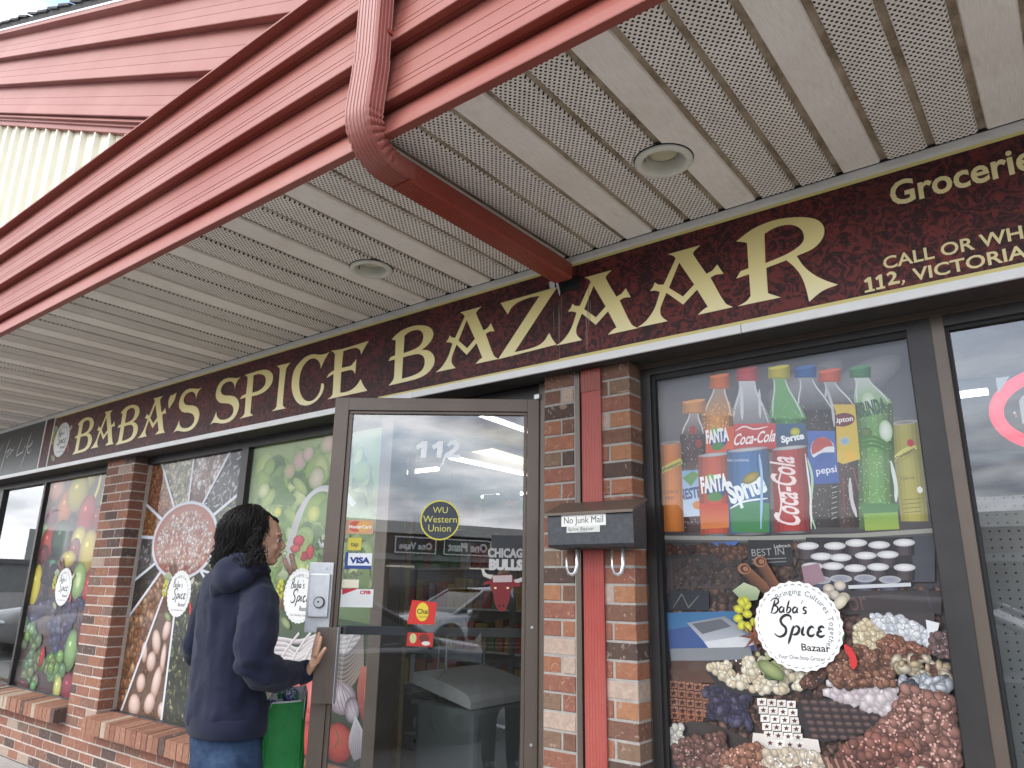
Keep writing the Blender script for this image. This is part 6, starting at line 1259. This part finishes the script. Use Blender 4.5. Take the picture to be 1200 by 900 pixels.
# standing post, wire rack, freezer, cardboard things
t = thing('wooden_post', (-3.1, 3.05, 0), 'pale wooden post just inside, left of the freezer', 'post'); p0 = P(470.5, 760, 3.1); MB().box((p0.x-.016, 3.09, 0), (p0.x+.016, 3.12, 2.1)).build('post', M['wood'], t)
rk = thing('wire_rack', (-3.3, 3.4, 0), 'low wire rack with a white basket, seen through the lower door glass', 'rack'); xa, xb_ = P(466, 820, 3.4).x, P(521, 820, 3.4).x
for x in (xa, xb_):
    for y in (3.4, 3.75): MB().tube([(x, y, 0), (x, y, 1.02)], .009, 6).build('post', M['steel'], rk)
for z in (P(495, 806, 3.4).z, P(495, 815, 3.4).z-.02, P(495, 881, 3.4).z, .2):
    mb = MB(); mb.tube([(xa, 3.4, z), (xb_, 3.4, z)], .005, 6); mb.tube([(xa, 3.75, z), (xb_, 3.75, z)], .005, 6); mb.tube([(xa, 3.4, z), (xa, 3.75, z)], .005, 6); mb.tube([(xb_, 3.4, z), (xb_, 3.75, z)], .005, 6)
    for i in range(9): y = 3.42+i*.04; mb.tube([(xa, y, z), (xb_, y, z)], .0025, 4)
    mb.build('wire_shelf', M['steel'], rk)
q0, q1 = P(470, 862, 3.38), P(507, 877, 3.38); bk = thing('basket', (q0.x, 3.5, q1.z), 'white plastic basket with a hand slot on the wire rack', 'basket'); mb = MB(); mb.ring([[(x, y, z) for x, y in ((q0.x+.02*s, 3.40+.02*s), (q1.x-.02*s, 3.40+.02*s), (q1.x-.02*s, 3.70-.02*s), (q0.x+.02*s, 3.70-.02*s))] for s, z in ((1, q1.z-.03), (0, q0.z+.01))]); mb.build('basket_body', simple('white_plastic', (.5, .5, .48), .4), bk); MB().box(((q0.x+q1.x)/2-.04, 3.396, q0.z-.03), ((q0.x+q1.x)/2+.04, 3.402, q0.z-.012)).build('hand_slot', M['black'], bk)
ck = thing('round_clock', P(489, 847, 3.5), 'small round white-faced clock in the basket', 'clock'); q = P(489, 847, 3.42); mb = MB(); mb.tube([q, q+Vector((0, .03, 0))], .045, 20); mb.build('clock_body', M['chrome'], ck); mb = MB(); mb.tube([q-Vector((0, .002, 0)), q], .036, 20); mb.build('dial', M['white'], ck)
fz = thing('chest_freezer', (-2.6, 3.3, 0), 'grey-green chest freezer with rounded lid just inside the door', 'freezer')
y0_, y1_ = 3.15, 3.75; pf = [(P(506, 785, 3.3).x, P(506, 785, 3.3).z), (P(530, 792, 3.3).x, P(530, 792, 3.3).z), (P(555, 803, 3.3).x, P(555, 803, 3.3).z), (P(570, 812, 3.3).x, P(570, 812, 3.3).z), (P(573, 818, 3.3).x, P(573, 820, 3.3).z)]
M['fz'] = simple('freezer_enamel', (.24, .26, .25), .4, var=.05); mb = MB(); k = len(pf); ring_ = pf+[(pf[-1][0], pf[-1][1]-.035), (pf[0][0], pf[0][1]-.06)]; k = len(ring_)
mb.add([(x, y0_, z) for x, z in ring_]+[(x, y1_, z) for x, z in ring_], [tuple(range(k)), tuple(reversed(range(k, 2*k)))]+[(i, k+i, k+(i+1) % k, (i+1) % k) for i in range(k)]); mb.build('lid', M['greytrim'], fz); xf0, xf1 = pf[0][0]+.01, pf[-1][0]+.01; mb = MB(); mb.box((xf0, y0_+.02, .03), (xf1, y1_-.02, pf[-1][1]-.036), .03); mb.build('cabinet', M['fz'], fz)
# boxes high on the shelf end
for (x0_, y0p, x1_, y1p, Y, c, lab) in ((527, 553, 543, 575, 4.2, (.62, .60, .57), 'white food carton with a red bowl high inside the door'), (527, 576, 542, 592, 4.2, (.62, .16, .07), 'orange-red carton under the white food carton'), (566, 580, 580, 608, 4.6, (.66, .65, .62), 'tall white appliance box high inside the door'), (585, 565, 597, 583, 4.8, (.6, .6, .6), 'small white notice beside the appliance box'), (583, 592, 594, 610, 4.8, (.42, .35, .30), 'brownish carton right of the appliance box')):
    q0, q1 = P(x0_, y0p, Y), P(x1_, y1p, Y); t = thing('carton', (q0.x, Y, q1.z), lab, 'carton'); MB().box((q0.x, Y, q1.z), (q1.x, Y+.15, q0.z), .003).build('box', simple('carton_card', c, .6), t)
t = thing('wall_shelf', (P(520, 612, 4.7).x, 4.7, 1.6), 'pale high shelf board carrying the cartons inside', 'shelf'); q0, q1 = P(515, 611, 4.1), P(622, 622, 4.1); MB().box((q0.x, 4.1, q0.z-.04), (q1.x+.4, 5.0, q0.z)).build('board', M['wallin'], t); MB().box((q0.x, 4.98, 0), (q0.x+.04, 5.02, q0.z)).build('upright', M['wallin'], t); MB().box((q1.x+.36, 4.98, 0), (q1.x+.4, 5.02, q0.z)).build('upright', M['wallin'], t)

# ================================================================ pavement, car park and the street behind the camera (seen in the glass)
n = NT('concrete_pavement'); p = n.pos(); c = n.ramp(n.noise(3, 8, .7, p), [(.3, (.34, .33, .31)), (.7, (.46, .45, .43))]); c = n.mix(n.ramp(n.noise(60, 6, .7, p), [(.5, (0,0,0)), (.8, (.5,.5,.5))]), c, (.12, .11, .10)); n.base(c); n.set(rough=.9); n.bump(n.noise(120, 6, .7, p), .5, .004)
for i in range(14): tag(MB().box((-34+i*3.0, .3, -.13), (-34+i*3.0+2.992, 2.497, 0), .006).build('pavement', n.m), kind='structure')
n = NT('asphalt'); p = n.pos(); c = n.ramp(n.noise(.6, 8, .7, p), [(.3, (.085, .085, .085)), (.7, (.14, .138, .135))]); n.base(c); n.set(rough=.9); n.bump(n.noise(90, 5, .7, p), .7, .006); asph = n.m
tag(mk('ground', [(-900, -900, -.13), (900, -900, -.13), (900, 900, -.13), (-900, 900, -.13)], [(0, 1, 2, 3)], asph), kind='structure')
for i in range(14): tag(MB().box((-27+i*2.8, -5.2, -.126), (-26.9+i*2.8, .2, -.125)).build('parking_line', M['white']), kind='structure')
# cars
M['tyre'] = simple('tyre', (.015, .015, .015), .8); M['rim'] = simple('alloy', (.16, .165, .17), .4, metal=.6); M['cglass'] = simple('car_glass', (.012, .014, .016), .06, spec=.8, var=.02)
def paint(name, c): q = NT(name); q.base(c); q.set(rough=.28, metal=.25, coat=.8); return q.m
def make_car(x, y, rz, pm, label, group=None):
    t = thing('parked_car', (0, 0, 0), label, 'car', group)
    st = [(-2.25, .50, .62, .74), (-2.15, .28, .72, .84), (-1.6, .20, .86, .90), (-.6, .18, .90, .91), (.6, .18, .90, .90), (1.3, .20, .88, .87), (1.9, .24, .80, .78), (2.22, .34, .64, .66), (2.30, .48, .50, .60)]
    rings = []
    for sx_, zb, zc_, w_ in st:
        zt_ = zc_+.0; rings.append([(sx_, a_*w_, zz) for a_, zz in ((-.92, zb), (-1, zb+.12), (-1.0, (zb+zt_)/2+.05), (-.97, zt_-.06), (-.86, zt_+.02), (0, zt_+.05), (.86, zt_+.02), (.97, zt_-.06), (1.0, (zb+zt_)/2+.05), (1, zb+.12), (.92, zb))])
    mb = MB(); mb.ring(rings); o = mk('body', mb.v, mb.f, pm, t, local=True); autosmooth(o, 40)
    cab = [(-2.0, .80, .70, 0), (-1.35, 1.30, .62, 1), (-.4, 1.40, .64, 1), (.35, 1.37, .62, 1), (1.25, .88, .72, 0)]
    bot = .86; mb = MB(); g_ = MB()
    top = [(-1.35, .58), (-.4, .60), (.35, .57)]; zt3 = [1.33, 1.41, 1.37]
    rr_ = [[(sx_, s_*w_, z+dz) for s_, w_, dz in ((-1, w_+.03, -.03), (-1, w_-.02, 0), (0, 0, .03), (1, w_-.02, 0), (1, w_+.03, -.03))] for (sx_, w_), z in zip(top, zt3)]
    mb.add([v for q_ in rr_ for v in q_], [(i*5+k, i*5+k+1, (i+1)*5+k+1, (i+1)*5+k) for i in range(2) for k in range(4)]); o = mk('roof', mb.v, mb.f, pm, t, True, local=True)
    gl = [[(-2.0, -.72, bot), (-2.0, .72, bot)], [(-1.35, -.61, 1.30), (-1.35, .61, 1.30)], [(-.4, -.63, 1.38), (-.4, .63, 1.38)], [(.35, -.60, 1.34), (.35, .60, 1.34)], [(1.28, -.74, bot), (1.28, .74, bot)]]
    v = [q_ for r_ in gl for q_ in r_]+[(-.4, -.84, bot), (-.4, .84, bot), (.35, -.84, bot), (.35, .84, bot), (-1.35, -.84, bot), (-1.35, .84, bot)]
    mk('side_glass', v, [(0, 2, 14), (14, 2, 4, 10), (10, 4, 6, 12), (12, 6, 8), (1, 15, 3), (15, 11, 5, 3), (11, 13, 7, 5), (13, 9, 7)], M['cglass'], t, local=True)
    mk('windscreen', v, [(6, 7, 9, 8)], M['cglass'], t, local=True); mk('rear_window', v, [(0, 1, 3, 2)], M['cglass'], t, local=True)
    for s_ in (-1, 1):
        for q_, w_ in (([(1.28, .75*s_, bot), (.35, .61*s_, 1.35)], .03), ([(-2.0, .73*s_, bot), (-1.35, .62*s_, 1.31)], .045), ([(-.42, .85*s_, bot), (-.42, .64*s_, 1.39)], .035), ([(.35, .61*s_, 1.35), (-.4, .635*s_, 1.39), (-1.35, .62*s_, 1.31)], .025)):
            mb = MB(); mb.tube(q_, w_, 6); mk('window_pillar', mb.v, mb.f, pm, t, True, local=True)
        for sx_ in (.15, -.85): mb = MB(); mb.box((sx_-.09, .905*s_-.012, .76), (sx_+.09, .905*s_+.022, .785), .008); mk('door_handle', mb.v, mb.f, pm, t, True, local=True)
        for sx_ in (.95, -.42, -1.3): mb = MB(); mb.box((sx_-.004, .903*s_-.004, .3), (sx_+.004, .903*s_+.004, .86)); mk('door_gap', mb.v, mb.f, M['black'], t, local=True)
        mb = MB(); mb.ball((.98, .98*s_, .93), (.06, .10, .065), 12); mk('mirror', mb.v, mb.f, pm, t, True, local=True)
        for sx_ in (-1.42, 1.42):
            mb = MB(); mb.tube([(sx_, s_*.66, .33), (sx_, s_*.925, .33)], .33, 24); o = mk('wheel', mb.v, mb.f, M['tyre'], t, local=True)
            mb = MB(); mb.tube([(sx_, s_*.92, .33), (sx_, s_*.932, .33)], .22, 16); mk('rim', mb.v, mb.f, M['rim'], o, local=True)
            for k in range(5):
                g = k*1.2566+.3; mb = MB(); mb.add([(sx_+r_*math.cos(g+d_), s_*.934, .33+r_*math.sin(g+d_)) for r_, d_ in ((.06, 0), (.19, -.38), (.205, 0), (.19, .38))], [(0, 1, 2, 3)]); mk('rim_gap', mb.v, mb.f, M['black'], o, local=True)
            mb = MB(); mb.tube([(sx_, s_*.86, .36), (sx_, s_*.912, .36)], .38, 24); mk('wheel_arch', mb.v, mb.f, M['black'], t, local=True)
        mb = MB(); mb.ball((2.12, .56*s_, .62), (.14, .16, .07), 12); mk('headlight', mb.v, mb.f, M['chrome'], t, True, local=True)
        mb = MB(); mb.ball((-2.16, .60*s_, .72), (.08, .16, .07), 12); mk('tail_light', mb.v, mb.f, simple('tail_red', (.3, .01, .01), .3), t, True, local=True)
    t.location = (x, y, -.13); t.rotation_euler.z = rz; return t
random.seed(3)
make_car(-1.1, -2.35, R(4), paint('slate_paint', (.055, .062, .075)), 'dark slate saloon parked right behind the photographer', 'cars parked in front of the shop')
make_car(-13.9, -2.2, R(90), paint('white_paint', (.70, .70, .70)), 'white saloon parked nose-in by the pavement at far left', 'cars parked in front of the shop')
make_car(-17.2, -2.5, R(92), paint('silver_paint', (.38, .39, .40)), 'silver saloon parked beside the white saloon', 'cars parked in front of the shop')
make_car(5.2, -9.0, R(172), paint('pale_silver_paint', (.48, .49, .50)), 'pale silver saloon out in the middle of the car park', 'cars parked in front of the shop')
make_car(-24, -6.5, R(85), paint('grey_paint', (.20, .21, .22)), 'grey saloon farther off in the left car park', 'cars parked in front of the shop')
# opposite parade of shops with framed signs
pb = thing('shop_building', (15, -30, 0), 'low brown shop parade across the car park with framed dark signs', 'building')
MB().box((-25, -42, -.1), (70, -30, 3.9)).build('wall', simple('brown_cladding', (.13, .10, .08), .8), pb); MB().box((-25.2, -42.2, 3.9), (70.2, -29.6, 4.5)).build('parapet', simple('pale_parapet', (.55, .54, .50), .7), pb); MB().box((-25, -29.9, 2.55), (70, -29.4, 2.85)).build('canopy_edge', simple('grey_canopy', (.22, .22, .22), .7), pb)
for i in range(20): MB().box((-22+i*4.4, -29.99, .1), (-19+i*4.4, -29.96, 2.4)).build('shopfront', M['cglass'], pb)
for i in range(5): MB().box((8+i*5, -29.97, 2.2), (9.6+i*5, -29.9, 2.28)).build('lit_strip', M['tubew'], pb)
def osign(x0_, x1_, body, z=3.30, w_=.04):
    t = thing('shop_sign', ((x0_+x1_)/2, -29.3, z), 'dark framed sign reading %s on the parade opposite' % body, 'sign'); h = .42
    MB().box((x0_, -29.36, z-h), (x1_, -29.3, z+h)).build('board', simple('sign_board', (.03, .03, .032), .5), t)
    mb = MB(); frame_rect(mb, x0_, x1_, z-h, z+h, .06, .06, .06, .06, -29.3, -29.27); mb.build('frame', M['white'], t)
    vs, fs, wd = text_mesh(body, w_); k = (x1_-x0_-.5)/wd; mk('lettering', [(x1_-.25-x*k, -29.28, z-.2+y*min(k, .5)) for x, y in vs], fs, M['white'], t)
osign(13.1, 15.5, 'One Vape'); osign(15.95, 18.95, 'One Plant'); osign(20.0, 23.4, 'One Plant Based')
fb = thing('warehouse', (-100, -30, 0), 'long low grey building beyond the left car park', 'building'); MB().box((-118, -70, -.1), (-100, 6, 3.0)).build('wall', simple('grey_block', (.20, .20, .20), .8), fb); MB().box((-118.5, -70.5, 3.0), (-99.5, 6.5, 3.5)).build('roof_edge', simple('dark_edge', (.10, .10, .11), .7), fb)
def lamp_post(x, y, h, lab, dx=-1.5):
    t = thing('street_lamp', (x, y, -.13), lab, 'lamp', 'street lamps round the car park'); mb = MB(); mb.tube([(x, y, -.13), (x, y, h-1), (x+dx*.1, y, h-.4), (x+dx*.4, y, h-.08), (x+dx, y, h)], [.09, .07, .06, .05, .04], 8); mb.build('pole', M['steel'], t, True); MB().box((x+dx-.35, y-.1, h-.05), (x+dx+.1, y+.1, h+.06), .02).build('lamp_head', M['steel'], t)
lamp_post(-63, -17.6, 6.3, 'curved street lamp far off beyond the left car park', 2.2); lamp_post(20, -20, 8.2, 'tall street lamp in front of the opposite parade'); 
t = thing('road_sign', (-50, -14.5, 0), 'pale roadside sign on a post beyond the white car', 'sign'); MB().tube([(-50, -14.5, -.1), (-50, -14.5, 4.2)], .07, 8).build('post', M['steel'], t); MB().box((-50.1, -14.2, 2.4), (-50, -12.2, 4.2)).build('board', simple('faded_board', (.35, .36, .34), .6), t)
t = thing('traffic_light', (-44, -11.4, 0), 'traffic light with a green lamp beyond the left car park', 'traffic light'); MB().tube([(-44, -11.4, -.1), (-44, -11.4, 2.6)], .06, 8).build('post', M['steel'], t); MB().box((-44.15, -11.6, 2.0), (-43.85, -11.2, 3.0), .03).build('housing', M['black'], t); MB().tube([(-43.85, -11.4, 2.2), (-43.8, -11.4, 2.2)], .11, 12).build('lamp', emis('green_lamp', (.1, 1, .5), 1.5), t)
MB_ = None
